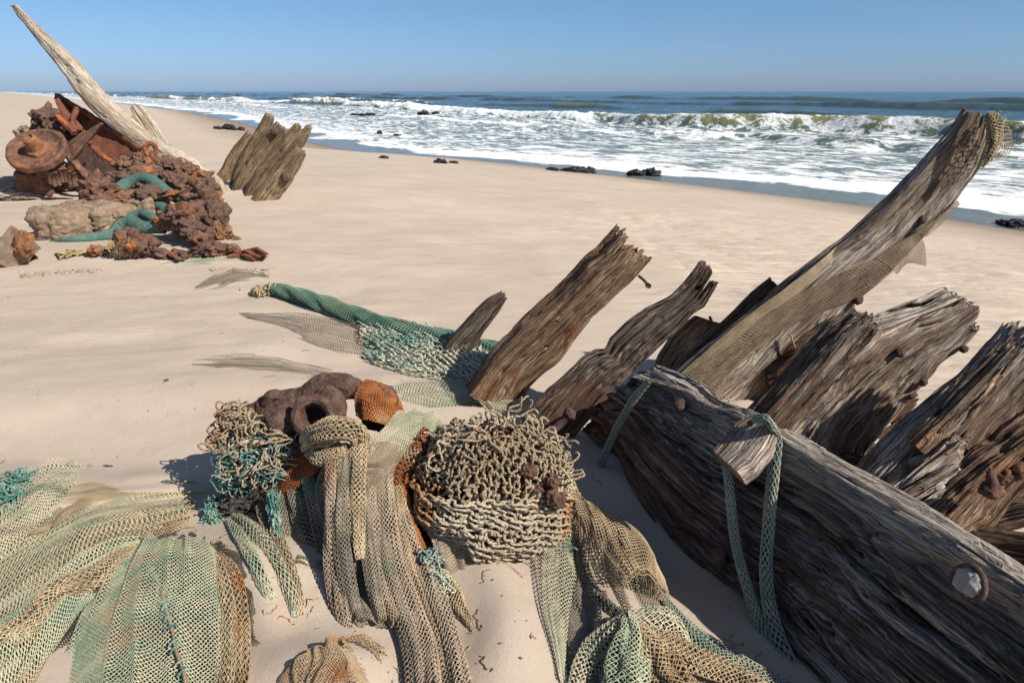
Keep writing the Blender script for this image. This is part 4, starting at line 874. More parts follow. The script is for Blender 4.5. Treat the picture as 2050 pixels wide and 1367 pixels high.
a = np.linspace(0, 2*pi, 30); cx, cy = 915, 455; yy = yg(915, 830)
mb = MB(); tubes(mb, np.array([PY(*Z1(cx+33*cos(q), cy-38*sin(q)), yy+0.02*cos(q)) for q in a]), 0.026, 10, caps=False); build(mb, 'iron_ring', M['rustred'], heap)
mb = MB()
for k, (x, y) in enumerate([(930, 650), (560, 900), (740, 730), (1030, 500)]):
    pass
mb = MB(); bar(mb, [(1035, 610), (1110, 720)], Z1, [yg(1035, 860), yg(1110, 900)], 0.05, 0.05, 5); build(mb, 'iron_bar', M['rust'], heap)
# buried front row
fr = empty('buried_iron', G(*Z1(850, 1110)), 'low half buried row of rust lumps in front of the concretion heap', 'wreckage')
lumpset([(830, 1030, 115, 75, 1100, 61), (930, 1080, 60, 35, 1105, 62), (1000, 1090, 60, 25, 1110, 63), (760, 1050, 60, 50, 1100, 64)], Z1, 'rust_lump', ('rust', 'rustdark', 'rust', 'rustmix'), fr)
lumpset([(1100, 1095, 90, 26, 1110, 65), (1220, 1075, 80, 32, 1105, 66), (1320, 1060, 80, 40, 1100, 67), (1420, 1060, 60, 26, 1100, 68)], Z1, 'rust_lump', ('rust', 'rustdark', 'rust', 'rustmix'), fr)
mb = MB(); plate(mb, [(1400, 1090), (1560, 1050), (1640, 1085), (1500, 1130)], Z1, [yg(1450, 1120)]*4, 0.05, 3, amp=0.05); lumps(mb, [(1540, 1095, 75, 26, 1120, 69)], Z1); build(mb, 'iron_sheet', M['rustred'], fr)
lumpset([(578, 1070, 42, 36, 1105, 71)], Z1, 'orange_lump', 'orange', fr)
# seaweed like fibres over it
M['fibre'] = net_mat('dry_fibre', (0.42, 0.33, 0.18), (0.26, 0.18, 0.09), None, 20)
mb = MB(); rng = random.Random(9)
for i in range(60):
    x = 740+rng.gauss(0, 28); y0 = 985+rng.random()*20; L = 60+rng.random()*70
    P = [PY(*Z1(x+rng.gauss(0, 10), y0), yg(x, 1085)-0.14), PY(*Z1(x+rng.gauss(0, 18), y0+L*.5), yg(x, 1095)-0.12), PY(*Z1(x+rng.gauss(0, 24), y0+L), yg(x, 1105)-0.03)]
    tubes(mb, spline(P, 8), 0.006, 4)
for i in range(40):
    x = 330+rng.random()*300; P = [G(*Z1(x, 1095-(x-330)*0.12+rng.gauss(0, 8)), 0.01), G(*Z1(x+30, 1090-(x-330)*0.12+rng.gauss(0, 10)), 0.03), G(*Z1(x+75, 1084-(x-330)*0.12+rng.gauss(0, 8)), 0.01)]
    tubes(mb, spline(P, 8), 0.009, 4)
o = build(mb, 'dry_fibre', M['fibre'], fr)
# plank corner at the left edge
mb = MB(); y0 = yg(60, 1150)
plate(mb, [(-120, 1190), (120, 945), (188, 1015), (60, 1180)], Z1, [y0-0.05, y0+0.15, y0+0.0, y0-0.1], 0.16, 5, 40, 0.03)
o = build(mb, 'iron_slab', M['conc'], None); tag(o, 'tilted grey slab with an orange rust patch at the left edge', 'debris')
c = PY(*Z1(145, 1030), y0-0.07); mb = MB(); lump(mb, c, (0.075, 0.05, 0.12), 3, 0.25, 2, 5, (0, 0.4, 0)); build(mb, 'rust_patch', M['orange'], o)
lumpset([(170, 1105, 50, 16, 1120, 75)], Z1, 'rust_patch', ('rust', 'rustdark', 'rust', 'rustmix'), o)
# sandy buried hump far left
mb = MB()
for x, y, a, b, sd in [(20, 690, 0.42, 0.12, 81), (120, 715, 0.40, 0.09, 82), (200, 735, 0.35, 0.06, 83)]:
    yy = yg(x, 740); lump(mb, PY(*Z1(x, y), yy+0.1), (a, 0.35, b), sd, 0.3, 1.6, 5, fine=0.06, crag=0.05)
M['sandcrust'] = rust_mat('sand_crust', ((0.30, 0.22, 0.16), (0.42, 0.33, 0.25), (0.50, 0.41, 0.32), (0.36, 0.26, 0.18)), 14, 0.5, 0.7)
tag(build(mb, 'crusted_net', M['sandcrust']), 'pale sand crusted net hump at the left edge beside the wheel', 'debris')
# crusts lying on the sand
def crust(lst, label, mat='sandcrust', seed=0):
    mb = MB()
    rng = random.Random(seed)
    for i, (u0, v0, u1, v1, n, r) in enumerate(lst):
        for k in range(n):
            q = rng.random(); u = u0+(u1-u0)*q+rng.gauss(0, 3); v = v0+(v1-v0)*q+rng.gauss(0, 1.8)
            lump(mb, G(u, v, 0.002), (r*(0.6+rng.random()), r*(0.5+rng.random()*.6), r*0.45), seed*50+k, 0.5, 2, 3, (0, 0, rng.random()*3), fine=0.15)
    o = build(mb, 'sand_crust', M[mat]); return tag(o, label, 'debris')
crust([(40, 551, 200, 541, 60, 0.022)], 'thin broken crust line on the sand below the left slab', seed=1)
crust([(425, 540, 545, 545, 50, 0.026)], 'crumbly pale crust on the sand just above the small grey green net', seed=2)
crust([(455, 470, 480, 480, 14, 0.016)], 'small dark crumbs on the sand right of the concretion heap', 'rust', seed=3)
# ------------------------------------------------------------------ rocks in the surf
M['rock'] = rust_mat('wet_rock', ((0.008, 0.008, 0.010), (0.018, 0.018, 0.020), (0.045, 0.042, 0.04), (0.03, 0.028, 0.02)), 3, 0.0, 0.9)
M['rock'].node_tree.nodes['Principled BSDF'].inputs['Roughness'].default_value = 0.35
def rock(lst, label, zsea=True):
    mb = MB()
    for i, (u, v, w, h) in enumerate(lst):
        c = PZ(u, v, SEA+0.03)
        if ground(c[0], c[1]) > SEA+0.03: c = G(u, v)
        w, h = w*(0.8 if v > 300 else 0.6), h*(0.75 if v > 300 else 0.6); d = c[1]*cos(PITCH)-(c[2]-CAMZ)*sin(PITCH); W = w/2*d/FPX; H = h*d/FPX
        lump(mb, c+np.array([0, 0, H*0.15]), (W, W*0.8, H), int(u+v)+i, 0.4, 2.2, 5, (0, 0, u), fine=0.2, crag=0.12)
    return tag(build(mb, 'rock', M['rock']), label, 'rock', 'black rocks along the water line')
rock([(458, 260, 46, 14), (436, 259, 30, 8), (482, 261, 28, 8)], 'black rock on wet sand left of the far rib cluster')
rock([(882, 327, 34, 9), (907, 327, 24, 6)], 'black rock at the water edge in the middle')
rock([(1105, 341, 30, 6), (1150, 344, 70, 9), (1182, 346, 28, 12)], 'long low black rock ledge at the water edge')
rock([(1272, 350, 36, 11), (1300, 350, 44, 14)], 'rounded black rock splashed with foam at the water edge')
rock([(768, 317, 26, 5)], 'small flat dark rock at the swash line')
rock([(760, 268, 16, 9)], 'small upright dark rock in the shallow foam')
rock([(795, 272, 26, 5)], 'small low dark rock in the shallow foam')
rock([(848, 231, 34, 12), (872, 230, 26, 9)], 'dark rock hump below the far breaker')
rock([(735, 231, 60, 5), (712, 231, 40, 4)], 'flat brown rock shelf below the far breaker')
rock([(2030, 449, 70, 10), (2005, 446, 30, 6)], 'dark flat rock in the shallows at the right edge')
# ------------------------------------------------------------------ nets
def gridsurf(ctrl, nu, nv):
    """smooth surface through a control grid (rows x cols x 3)"""
    c = np.asarray(ctrl, float)
    rows = np.stack([spline(r, nv) for r in c])                # rows x nv x 3
    out = np.zeros((nu, nv, 3))
    # common parameter down the rows
    mid = rows.mean(1); cl = np.concatenate([[0], np.cumsum(np.linalg.norm(np.diff(mid, axis=0), axis=1))]); s = np.linspace(0, cl[-1], nu); m = len(cl)
    if m == 2:
        t_ = (s/cl[-1])[:, None, None]; return rows[0]*(1-t_)+rows[1]*t_
    tg = np.zeros_like(rows); tg[1:-1] = (rows[2:]-rows[:-2])/(cl[2:]-cl[:-2])[:, None, None]; tg[0] = (rows[1]-rows[0])/(cl[1]-cl[0]); tg[-1] = (rows[-1]-rows[-2])/(cl[-1]-cl[-2])
    i = np.clip(np.searchsorted(cl, s, side='right')-1, 0, m-2); h = (cl[i+1]-cl[i])[:, None, None]; t_ = ((s-cl[i])/(cl[i+1]-cl[i]))[:, None, None]
    return (2*t_**3-3*t_**2+1)*rows[i]+(t_**3-2*t_**2+t_)*h*tg[i]+(-2*t_**3+3*t_**2)*rows[i+1]+(t_**3-t_**2)*h*tg[i+1]
def sample(S, a, b, wrap=False):
    """S (nu,nv,3); a,b in [0,1] arrays"""
    nu, nv = S.shape[:2]
    x = np.clip(a, 0, 1)*(nu-1); y = (b % 1.0)*(nv) if wrap else np.clip(b, 0, 1)*(nv-1)
    i = np.clip(np.floor(x).astype(int), 0, nu-2); j = np.floor(y).astype(int)
    if wrap: j = j % nv; j2 = (j+1) % nv
    else: j = np.clip(j, 0, nv-2); j2 = j+1
    fx = (x-i)[..., None]; fy = (y-np.floor(y) if wrap else y-j)[..., None]
    return S[i, j]*(1-fx)*(1-fy)+S[i+1, j]*fx*(1-fy)+S[i, j2]*(1-fx)*fy+S[i+1, j2]*fx*fy
def snorm(S, wrap=False):
    du = np.gradient(S, axis=0); dv = (np.roll(S, -1, 1)-np.roll(S, 1, 1)) if wrap else np.gradient(S, axis=1)
    return norm(np.cross(du, dv))
def weave(mb, S, cu, cv, r, kind='diamond', wrap=False, seed=0, jit=0.12, knot=0.7, keep=None, sub=3, k=5, zig=1.0, loft=0.0, wob=0.0, scale=True):
    """lay a net of cu x cv meshes on the surface S: real twine tubes along both diagonals (or a square mesh), thicker at the knots"""
    Nn = snorm(S, wrap); lines = []
    if scale: cu = max(3, int(round(cu*(0.42 if wrap else 0.80)))); cv = max(5, int(round(cv*(0.84 if wrap else 0.78)))); r = r*0.72
    if kind == 'diamond':
        for sg in (1, -1):
            cs = range(0, cv) if wrap else (range(-cu, cv+1) if sg == 1 else range(0, cu+cv+1))
            for c in cs:
                n = cu*sub+1; A = np.linspace(0, cu, n); Bc = c+sg*A
                if not wrap:
                    m = (Bc >= -1e-6) & (Bc <= cv+1e-6)
                    if m.sum() < 3: continue
                    A, Bc = A[m], Bc[m]
                lines.append((A, Bc, sg))
    else:
        for c in range(cv+(0 if wrap else 1)): A = np.linspace(0, cu, cu*sub+1); lines.append((A, np.full_like(A, c), 1))
        for c in range(cu+1): Bc = np.linspace(0, cv, cv*sub+1); lines.append((np.full_like(Bc, c), Bc, -1))
    el = max(1.0, 1.0)
    for li, (A, Bc, sg) in enumerate(lines):
        ja = jit*vn(A*0.55+seed, (Bc % cv if wrap else Bc)*0.55, seed*1.7); jb = jit*vn(A*0.55-seed, (Bc % cv if wrap else Bc)*0.55+9, seed*1.7)
        if not wrap: 
            pass
        big = 0.9*jit*3*vn(A*0.13+seed, Bc*0.13, 4.0) if not wrap else 0
        P = sample(S, (A+ja+big)/cu, (Bc+jb+(big if not wrap else 0))/cv, wrap); Nv = norm(sample(Nn, (A)/cu, Bc/cv, wrap))
        fr = np.abs(A-np.round(A)) if kind == 'diamond' else (np.abs(A-np.round(A))+np.abs(Bc-np.round(Bc)))
        if loft: P = P + Nv*(loft*(0.5-fr)*sg)[:, None]
        if wob:
            P = P + wob*np.stack([vn(A*1.7+li*3.1, Bc*0+seed, 1), vn(A*1.7+li*3.1, Bc*0+seed, 5), vn(A*1.7+li*3.1, Bc*0+seed, 9)], -1)
        R = r*(1+knot*(fr < 0.12)) if r is not None else 0
        R = R*(1+0.15*vn(A*0.7+li, 0.5, seed))
        if len(P) < 3: continue
        kp = None
        if keep is not None:
            kk = keep((A/cu), (Bc/cv)); kp = (kk[:-1] & kk[1:])
            if not kp.any(): continue
            kp = kp[None]
        tubes(mb, P[None], R[None], k, caps=kp is None, ref=Nv[None], keep=kp)
    return mb
def ragged(seed, e0=0.04, e1=0.04, f0=0.04, f1=0.04, hole=0.0, fr=9):
    def f(a, b):
        n = vn(a*fr+seed, b*fr, seed*.7)
        m = (a > e0*(0.5+n)) & (a < 1-e1*(0.5+n)) & (b > f0*(0.5+n)) & (b < 1-f1*(0.5+n))
        if hole: m = m & (fbm(a*3+seed, b*3, 2.2, 2) < 1.1-hole)
        return m
    return f
def onground(S, lift, extra=0.0):
    return S
def drape(rows, nu=90, nv=90, fold=0.02, ffreq=6, fdir='v', seed=0, lift=0.004, fs=0.35):
    """rows: control grid of (u, v[, h]) photo pixels over the sand; folds run down the rows, dipping under the sand between the crests"""
    C = []
    for r in rows: C.append([np.concatenate([[q[0], q[1]], [q[2] if len(q) > 2 else 0.0]]) for q in r])
    S = gridsurf(np.array(C), nu, nv)
    P = G(S[..., 0], S[..., 1], 0.0)
    a, b = np.meshgrid(np.linspace(0, 1, nu), np.linspace(0, 1, nv), indexing='ij')
    w = b + 0.10*vn(a*2.2+seed, b*2, seed); al = a
    if fdir == 'u': w = a + 0.10*vn(b*2.2+seed, a*2, seed); al = b
    f = fbm(w*ffreq+seed*3.3, al*fs*3, seed, 2, 0.5)
    f = 0.7*f + 0.9*((1-np.abs(vn(w*ffreq*1.5+seed, al*fs*3.5, seed+2)))**2.5-0.35)
    P[..., 2] += S[..., 2] + lift + fold*f
    return P
def sheet3(rows, nu=80, nv=80, fold=0.012, ffreq=6, seed=0, fdir='v'):
    """rows: control grid of world points"""
    S = gridsurf(np.array(rows), nu, nv); N = snorm(S)
    a, b = np.meshgrid(np.linspace(0, 1, nu), np.linspace(0, 1, nv), indexing='ij')
    w, al = (b, a) if fdir == 'v' else (a, b)
    w = w + 0.08*vn(al*2.2+seed, w*2, seed)
    return S + N*(fold*fbm(w*ffreq+seed*3.3, al*1.1, seed, 2, 0.5))[..., None]
def bundle(path, rad, flat=0.6, nu=140, nv=48, pleat=0.18, pf=7, seed=0, up=(0, -0.5, 1.0), spread=None):
    """gathered net rope: pleated tube surface along a path; returns a wrapping surface"""
    C = spline(np.asarray(path), nu); T = norm(np.gradient(C, axis=0)); upv = norm(np.asarray(up, float))
    B = norm(np.cross(T, upv)); N = np.cross(B, T); r = np.interp(np.linspace(0, 1, nu), np.linspace(0, 1, len(rad)), rad)
    a = np.arange(nv)*2*pi/nv; s = np.linspace(0, 1, nu)
    rr = 1 + pleat*np.sin(pf*a[None, :]+2.5*vn(s*3+seed, 0.5, seed)[:, None]*2) + 0.16*vn(np.cos(a)[None, :]*1.3+seed, np.sin(a)[None, :]*1.3, s[:, None]*5)
    ff = flat if not hasattr(flat, '__len__') else np.interp(s, np.linspace(0, 1, len(flat)), flat)[:, None]
    return C[:, None]+(B[:, None]*np.cos(a)[None, :, None]+N[:, None]*(np.sin(a)[None, :]*ff)[..., None])*(r[:, None]*rr)[..., None]
def netobj(name, label, mat, group=None): pass
GN = 'fishing nets strewn over the wreck and sand'
NM = {}
NM['pale'] = net_mat('pale_green_twine', (0.33, 0.34, 0.23), (0.46, 0.41, 0.29), (0.24, 0.28, 0.19), 9)
NM['mint'] = net_mat('mint_twine', (0.25, 0.32, 0.22), (0.42, 0.41, 0.28), (0.40, 0.33, 0.21), 7, 0.46)
NM['tan'] = net_mat('tan_twine', (0.44, 0.34, 0.21), (0.30, 0.225, 0.14), (0.38, 0.34, 0.22), 10)
NM['brown'] = net_mat('brown_twine', (0.27, 0.18, 0.10), (0.36, 0.27, 0.165), (0.34, 0.14, 0.05), 9)
NM['grey'] = net_mat('grey_twine', (0.28, 0.215, 0.155), (0.38, 0.30, 0.215), (0.27, 0.165, 0.10), 10)
NM['dark'] = net_mat('dark_twine', (0.17, 0.145, 0.11), (0.28, 0.235, 0.17), (0.15, 0.19, 0.13), 8)
NM['orange'] = net_mat('rust_orange_twine', (0.22, 0.070, 0.022), (0.33, 0.125, 0.035), (0.36, 0.25, 0.14), 10, 0.48)
NM['green'] = net_mat('green_twine', (0.085, 0.175, 0.125), (0.16, 0.24, 0.175), (0.30, 0.29, 0.19), 5)
NM['teal'] = net_mat('teal_twine', (0.21, 0.26, 0.21), (0.33, 0.34, 0.26), (0.28, 0.29, 0.21), 10)
NM['rope'] = net_mat('pale_rope', (0.37, 0.295, 0.20), (0.26, 0.20, 0.13), (0.27, 0.15, 0.08), 7, 0.5, 520.0, 0.0008)
NM['rope2'] = net_mat('whitish_rope', (0.42, 0.36, 0.26), (0.34, 0.285, 0.205), (0.34, 0.18, 0.085), 5, 0.5, 520.0, 0.0008)
NM['tealrope'] = net_mat('turquoise_rope', (0.06, 0.19, 0.165), (0.22, 0.33, 0.265), (0.42, 0.40, 0.29), 20, 0.48, 700.0, 0.0006)
NM['seaf'] = net_mat('sea_green_cord', (0.26, 0.36, 0.29), (0.46, 0.46, 0.35), (0.10, 0.24, 0.21), 4, 0.46, 600.0, 0.0006)
NM['ribnet'] = net_mat('brown_rib_net', (0.21, 0.15, 0.10), (0.31, 0.23, 0.155), (0.25, 0.20, 0.13), 9)
NM['deep'] = net_mat('painted_shade_twine', (0.05, 0.042, 0.032), (0.10, 0.082, 0.06), (0.06, 0.07, 0.05), 9)  # near-black tone paints shade into the inner and under net layers
def add(o, label, cat='fishing net', group=GN): return tag(o, label, cat, group)
# ---- bottom left: large dome sheet
S = drape([[(235, 1105, -0.005), (290, 1085, .008), (350, 1078, .012), (410, 1088, .01), (445, 1115, -.005)],
           [(185, 1170, 0), (270, 1150, .03), (350, 1145, .045), (430, 1155, .035), (478, 1185, 0)],
           [(150, 1260, 0), (250, 1240, .05), (345, 1240, .055), (435, 1245, .045), (498, 1270, 0)],
           [(120, 1360, 0), (235, 1340, .05), (340, 1340, .05), (440, 1345, .04), (500, 1360, 0)],
           [(90, 1470, 0), (220, 1450, .03), (335, 1450, .03), (440, 1450, .02), (500, 1450, 0)]], 160, 160, 0.017, 5.5, seed=3)
mb = MB(); weave(mb, S, 56, 50, 0.0016, seed=3, jit=0.15, keep=ragged(3, 0.03, 0.0, 0.02, 0.02)); 
oD = add(build(mb, 'fishing_net', NM['mint']), 'domed pale green net stitched with a turquoise cord in the lower left')
mb = MB(); weave(mb, S-np.array([0.003, 0, 0.008]), 60, 54, 0.0017, seed=4, jit=0.15, keep=ragged(5, 0.05, 0.0, 0.03, 0.05)); build(mb, 'inner_net', NM['deep'], oD)  # second layer coloured dark, painting the shade behind the mesh
pts = [(240, 1118), (262, 1130), (290, 1140), (308, 1150), (322, 1180), (332, 1215), (345, 1262), (352, 1300), (368, 1345), (376, 1385)]
hh = [.004, .02, .035, .045, .055, .06, .065, .065, .06, .05]
C = spline(np.array([G(u, v, h+0.004) for (u, v), h in zip(pts, hh)]), 120)
mb = MB(); tubes(mb, C[None], 0.0045*(1+0.25*vn(np.linspace(0, 30, 120), 2.2))[None], 7); cd = build(mb, 'seam_cord', NM['rope'], oD)
mb = MB(); rng = random.Random(5)
for i in range(16):
    k = 4+i*7+rng.randint(-2, 2); k = min(k, 116); c = C[k]; T = norm(C[k+2]-C[k-2]); B = norm(np.cross(T, [0, -.4, 1.])); U = np.cross(B, T); an = rng.uniform(-.5, .5)
    q = np.linspace(-1.3, 1.3, 10)[:, None]; rad = 0.010+0.004*rng.random()
    mb = MB(); tubes(mb, c + rad*(np.sin(q)*B*1.1 + np.cos(q)*U*0.75 + T*q*an), 0.0026, 6); build(mb, 'stitch', NM['tealrope'], oD)
# brown folds on its right
def bund(label, path, rad, cu, cv, r, mat, flat=0.55, pleat=0.2, pf=5, seed=0, up=(0, -0.5, 1.0), layers=2, kind='diamond', name='fishing_net', parent=None, keep=None, jit=0.1, cat='fishing net', sub=3):
    mb = MB(); S = bundle(path, rad, flat, seed=seed, pleat=pleat, pf=pf, up=up); weave(mb, S, cu, cv, r, kind, True, seed, jit, keep=keep, sub=sub)
    S = bundle(path, [q*0.86 for q in rad], flat, seed=seed+5, pleat=pleat*1.3, pf=pf+1, up=up); weave(mb, S, int(cu*0.9), int(cv*0.8), r, kind, True, seed+1, jit, keep=keep, sub=sub)
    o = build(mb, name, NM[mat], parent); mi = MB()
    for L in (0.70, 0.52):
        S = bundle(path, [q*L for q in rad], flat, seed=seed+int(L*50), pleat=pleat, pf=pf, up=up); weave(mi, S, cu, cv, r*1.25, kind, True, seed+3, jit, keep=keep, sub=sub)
    build(mi, 'inner_net', NM['deep'], o)  # shade inside the bundle is put into the twine colour
    if parent is None: add(o, label, cat)
    elif label: o['label'] = label
    return o
def GP(l, hs=0.0):
    hs = hs if hasattr(hs, '__len__') else [hs]*len(l); return np.array([G(u, v, h) for (u, v), h in zip(l, hs)])
fold1 = empty('fishing_net', G(480, 1250), 'brown gathered net folds bordering the domed green net', 'fishing net', GN)
bund('rusty brown fold', GP([(428, 1098), (462, 1150), (478, 1230), (480, 1310), (470, 1420)], [.0, .02, .03, .03, .02]), [.010, .022, .026, .024, .022], 60, 16, 0.0015, 'brown', seed=11, parent=fold1, name='net_fold')
bund('olive brown fold', GP([(405, 1092), (440, 1150), (455, 1230), (455, 1310), (445, 1420)], [.01, .035, .045, .04, .03]), [.012, .018, .020, .020, .020], 60, 14, 0.0015, 'tan', seed=12, parent=fold1, name='net_fold')
# pale fingers to the right
f2 = empty('fishing_net', G(560, 1150), 'fan of tapering pale green net fingers half sunk in sand below the rope tangle', 'fishing net', GN)
for i, (l, rr, m) in enumerate([([(470, 1030), (520, 1080), (565, 1150), (590, 1215), (585, 1255)], [.010, .022, .022, .016, .004], 'pale'), ([(455, 1040), (500, 1110), (535, 1180), (552, 1210)], [.008, .018, .016, .003], 'mint'),
                            ([(500, 1030), (555, 1085), (590, 1160), (600, 1220), (597, 1240)], [.010, .018, .018, .012, .003], 'tan'), ([(450, 1110), (470, 1150), (495, 1200), (503, 1215)], [.006, .012, .010, .003], 'mint')]):
    bund(None, GP(l, [.008]*(len(l)-1)+[-.014]), [q if k < len(rr)-1 else .012 for k, q in enumerate(rr)], 46, 12, 0.0014, m, seed=20+i, parent=f2, name='net_fold')
# ---- left nets
S = drape([[(400, 975, .004), (392, 1000, .0), (400, 1040, -.03)], [(320, 990, .01), (300, 1035, .02), (310, 1085, -.02)], [(220, 1010, .012), (190, 1080, .03), (210, 1140, -.01)], [(120, 1050, .012), (100, 1130, .035), (110, 1200, .0)], [(20, 1100, .012), (10, 1190, .03), (20, 1270, .0)], [(-80, 1150, .01), (-90, 1250, .03), (-90, 1340, 0)]], 120, 60, 0.016, 5, 'v', 31)
mb = MB(); weave(mb, S, 64, 18, 0.0015, seed=31, keep=ragged(31, .03, 0, .08, .08)); add(build(mb, 'fishing_net', NM['pale']), 'long pale net band sweeping from the lump shadow down to the left edge')
S = drape([[(285, 1082, .004), (292, 1100, .0)], [(225, 1105, .035), (240, 1150, .01)], [(150, 1150, .045), (175, 1230, .02)], [(80, 1210, .05), (110, 1320, .03)], [(10, 1270, .045), (40, 1420, .02)], [(-70, 1310, .04), (-60, 1500, .02)]], 120, 60, 0.022, 4.5, 'v', 37)
mb = MB(); weave(mb, S, 62, 26, 0.0016, seed=37, keep=ragged(37, .02, 0, .03, .03)); add(build(mb, 'fishing_net', NM['mint']), 'greenish net sheet filling the bottom left corner')
S = drape([[(170, 935, -.004), (175, 960, .0)], [(110, 940, .035), (130, 1000, .01)], [(60, 965, .03), (90, 1060, .02)], [(0, 1010, .03), (30, 1110, .015)], [(-80, 1050, .03), (-60, 1180, .01)]], 90, 60, 0.020, 5, 'v', 41)
mb = MB(); weave(mb, S, 44, 26, 0.0015, seed=41, keep=ragged(41, .05, 0, .04, .04)); add(build(mb, 'fishing_net', NM['pale']), 'grey green net ridge rising from the sand near the left edge')
S = drape([[(400, 1055, -.01), (330, 1062, .0), (230, 1075, -.01)], [(330, 1035, .0), (250, 1040, .006), (180, 1075, .0)], [(240, 1000, -.012), (160, 1040, .002), (90, 1100, -.01)], [(200, 985, -.01), (120, 1010, .0), (40, 1060, -.008)]], 60, 60, 0.014, 5, 'u', 43)
mb = MB(); weave(mb, S, 24, 44, 0.0013, seed=43, keep=ragged(43, .05, .05, .04, .04)); add(build(mb, 'fishing_net', NM['tan']), 'thin tan net patch almost covered by sand at the left')
bund('rolled tan net edge with an orange strand curling across the left foreground', GP([(300, 1100), (240, 1110), (190, 1150), (110, 1185), (50, 1250), (-30, 1290)], [.0, .03, .045, .06, .055, .05]), [.012, .022, .030, .030, .028, .026], 70, 16, 0.0015, 'tan', seed=47)
# broad half buried sheets tying the strips together
S = drape([[(330, 1060), (420, 1075), (500, 1100)], [(200, 1110), (330, 1180), (520, 1200)], [(60, 1180), (300, 1300), (530, 1290)], [(-60, 1260), (220, 1420), (520, 1420)]], 140, 140, 0.020, 7, 'v', 201, lift=0.004)
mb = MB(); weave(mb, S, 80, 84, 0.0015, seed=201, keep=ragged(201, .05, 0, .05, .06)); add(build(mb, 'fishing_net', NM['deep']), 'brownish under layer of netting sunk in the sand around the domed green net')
S = drape([[(430, 965), (400, 1000), (380, 1060)], [(260, 960), (230, 1030), (200, 1120)], [(110, 960), (60, 1080), (20, 1200)], [(-60, 1000), (-80, 1130), (-90, 1260)]], 140, 120, 0.020, 8, 'v', 203, lift=-0.001)
mb = MB(); weave(mb, S, 90, 56, 0.0015, seed=203, keep=ragged(203, .04, 0, .04, .05)); add(build(mb, 'fishing_net', NM['tan']), 'sand choked tan netting showing in streaks between the left nets')
# teal tangle at the left edge
def tangle(mb, spots, n, r, spread, seed, curl=0.6, npt=12, L=0.12):
    rng = random.Random(seed)
    for i in range(n):
        c, rad = spots[rng.randrange(len(spots))]; c = np.asarray(c)
        p = c + np.array([rng.gauss(0, 1), rng.gauss(0, 1), rng.gauss(0, .8)])*rad*0.55; d = norm(np.array([rng.gauss(0, 1), rng.gauss(0, 1), rng.gauss(0, .6)])); P = [p]
        for k in range(npt):
            d = norm(d + curl*np.array([rng.gauss(0, 1), rng.gauss(0, 1), rng.gauss(0, .7)]) + (c-p)/rad*(0.25 if np.linalg.norm(p-c) < rad*0.9 else 0.75)); p = p + d*L/npt; P.append(p)
        tubes(mb, spline(np.array(P), 34), r*(0.8+0.4*rng.random()), 6)
    return mb
mb = tangle(MB(), [(G(30, 965, .03), .05), (G(-10, 985, .03), .05), (G(10, 1005, .02), .05)], 70, 0.0028, 1, 51, L=0.14); add(build(mb, 'rope_tangle', NM['tealrope']), 'small green and cream cord tangle cut by the left edge', 'rope')
# ---- bottom middle orange brown net
S = drape([[(700, 1290, .01), (675, 1300, .01), (650, 1315, .0)], [(700, 1310, .03), (640, 1318, .035), (590, 1340, .005)], [(735, 1355, .03), (650, 1352, .045), (560, 1370, .01)], [(760, 1400, .02), (660, 1420, .04), (550, 1430, .01)]], 90, 90, 0.028, 7, 'v', 61)
mb = MB(); weave(mb, S, 26, 34, 0.0015, seed=61, keep=ragged(61, .03, 0, .03, .04)); add(build(mb, 'fishing_net', NM['brown']), 'reddish brown net mound at the bottom edge')
S = drape([[(680, 1292, .012), (700, 1280, .0)], [(720, 1300, .02), (740, 1285, .012)], [(765, 1335, .004), (790, 1300, .0)]], 40, 40, 0.01, 4, 'v', 62)
mb = MB(); weave(mb, S, 14, 9, 0.0015, seed=62, keep=ragged(62, .1, .1, .1, .1)); add(build(mb, 'fishing_net', NM['brown']), 'small torn brown net scrap beside the reddish brown net mound')
# ---- strips lying on the sand in the middle
S = drape([[(365, 722, .004), (368, 732, .004)], [(440, 714, .014), (450, 738, .01)], [(520, 716, .016), (540, 746, .008)], [(600, 732, .014), (610, 752, .004)], [(670, 742, .006), (680, 760, -.004)]], 90, 30, 0.014, 3, 'v', 71, lift=-0.003)
mb = MB(); weave(mb, S, 60, 13, 0.0017, seed=71, keep=ragged(71, .1, .02, .25, .25)); add(build(mb, 'fishing_net', NM['dark']), 'narrow olive net streak on open sand above the rusty lump')
S = drape([[(300, 534, .01), (310, 538, .0)], [(360, 522, .03), (370, 534, .01)], [(430, 516, .035), (440, 530, .01)], [(490, 518, .02), (510, 528, .0)], [(530, 524, .0), (540, 530, .0)]], 80, 30, 0.016, 3, 'v', 73, lift=-0.010)
mb = MB(); weave(mb, S, 50, 11, 0.0030, seed=73, keep=ragged(73, .1, .1, .2, .2)); add(build(mb, 'fishing_net', NM['mint']), 'small green net patch just below the buried rust lumps')
S = drape([[(380, 580, .006), (388, 585, .0)], [(420, 562, .03), (440, 580, .01)], [(470, 546, .035), (490, 566, .01)], [(520, 548, .02), (525, 560, .0)], [(548, 560, .0), (550, 566, .0)]], 80, 30, 0.016, 3, 'v', 74, lift=-0.010)
mb = MB(); weave(mb, S, 44, 11, 0.0028, seed=74, keep=ragged(74, .1, .1, .2, .2)); add(build(mb, 'fishing_net', NM['dark']), 'small grey green net scrap on the sand above the green roll')
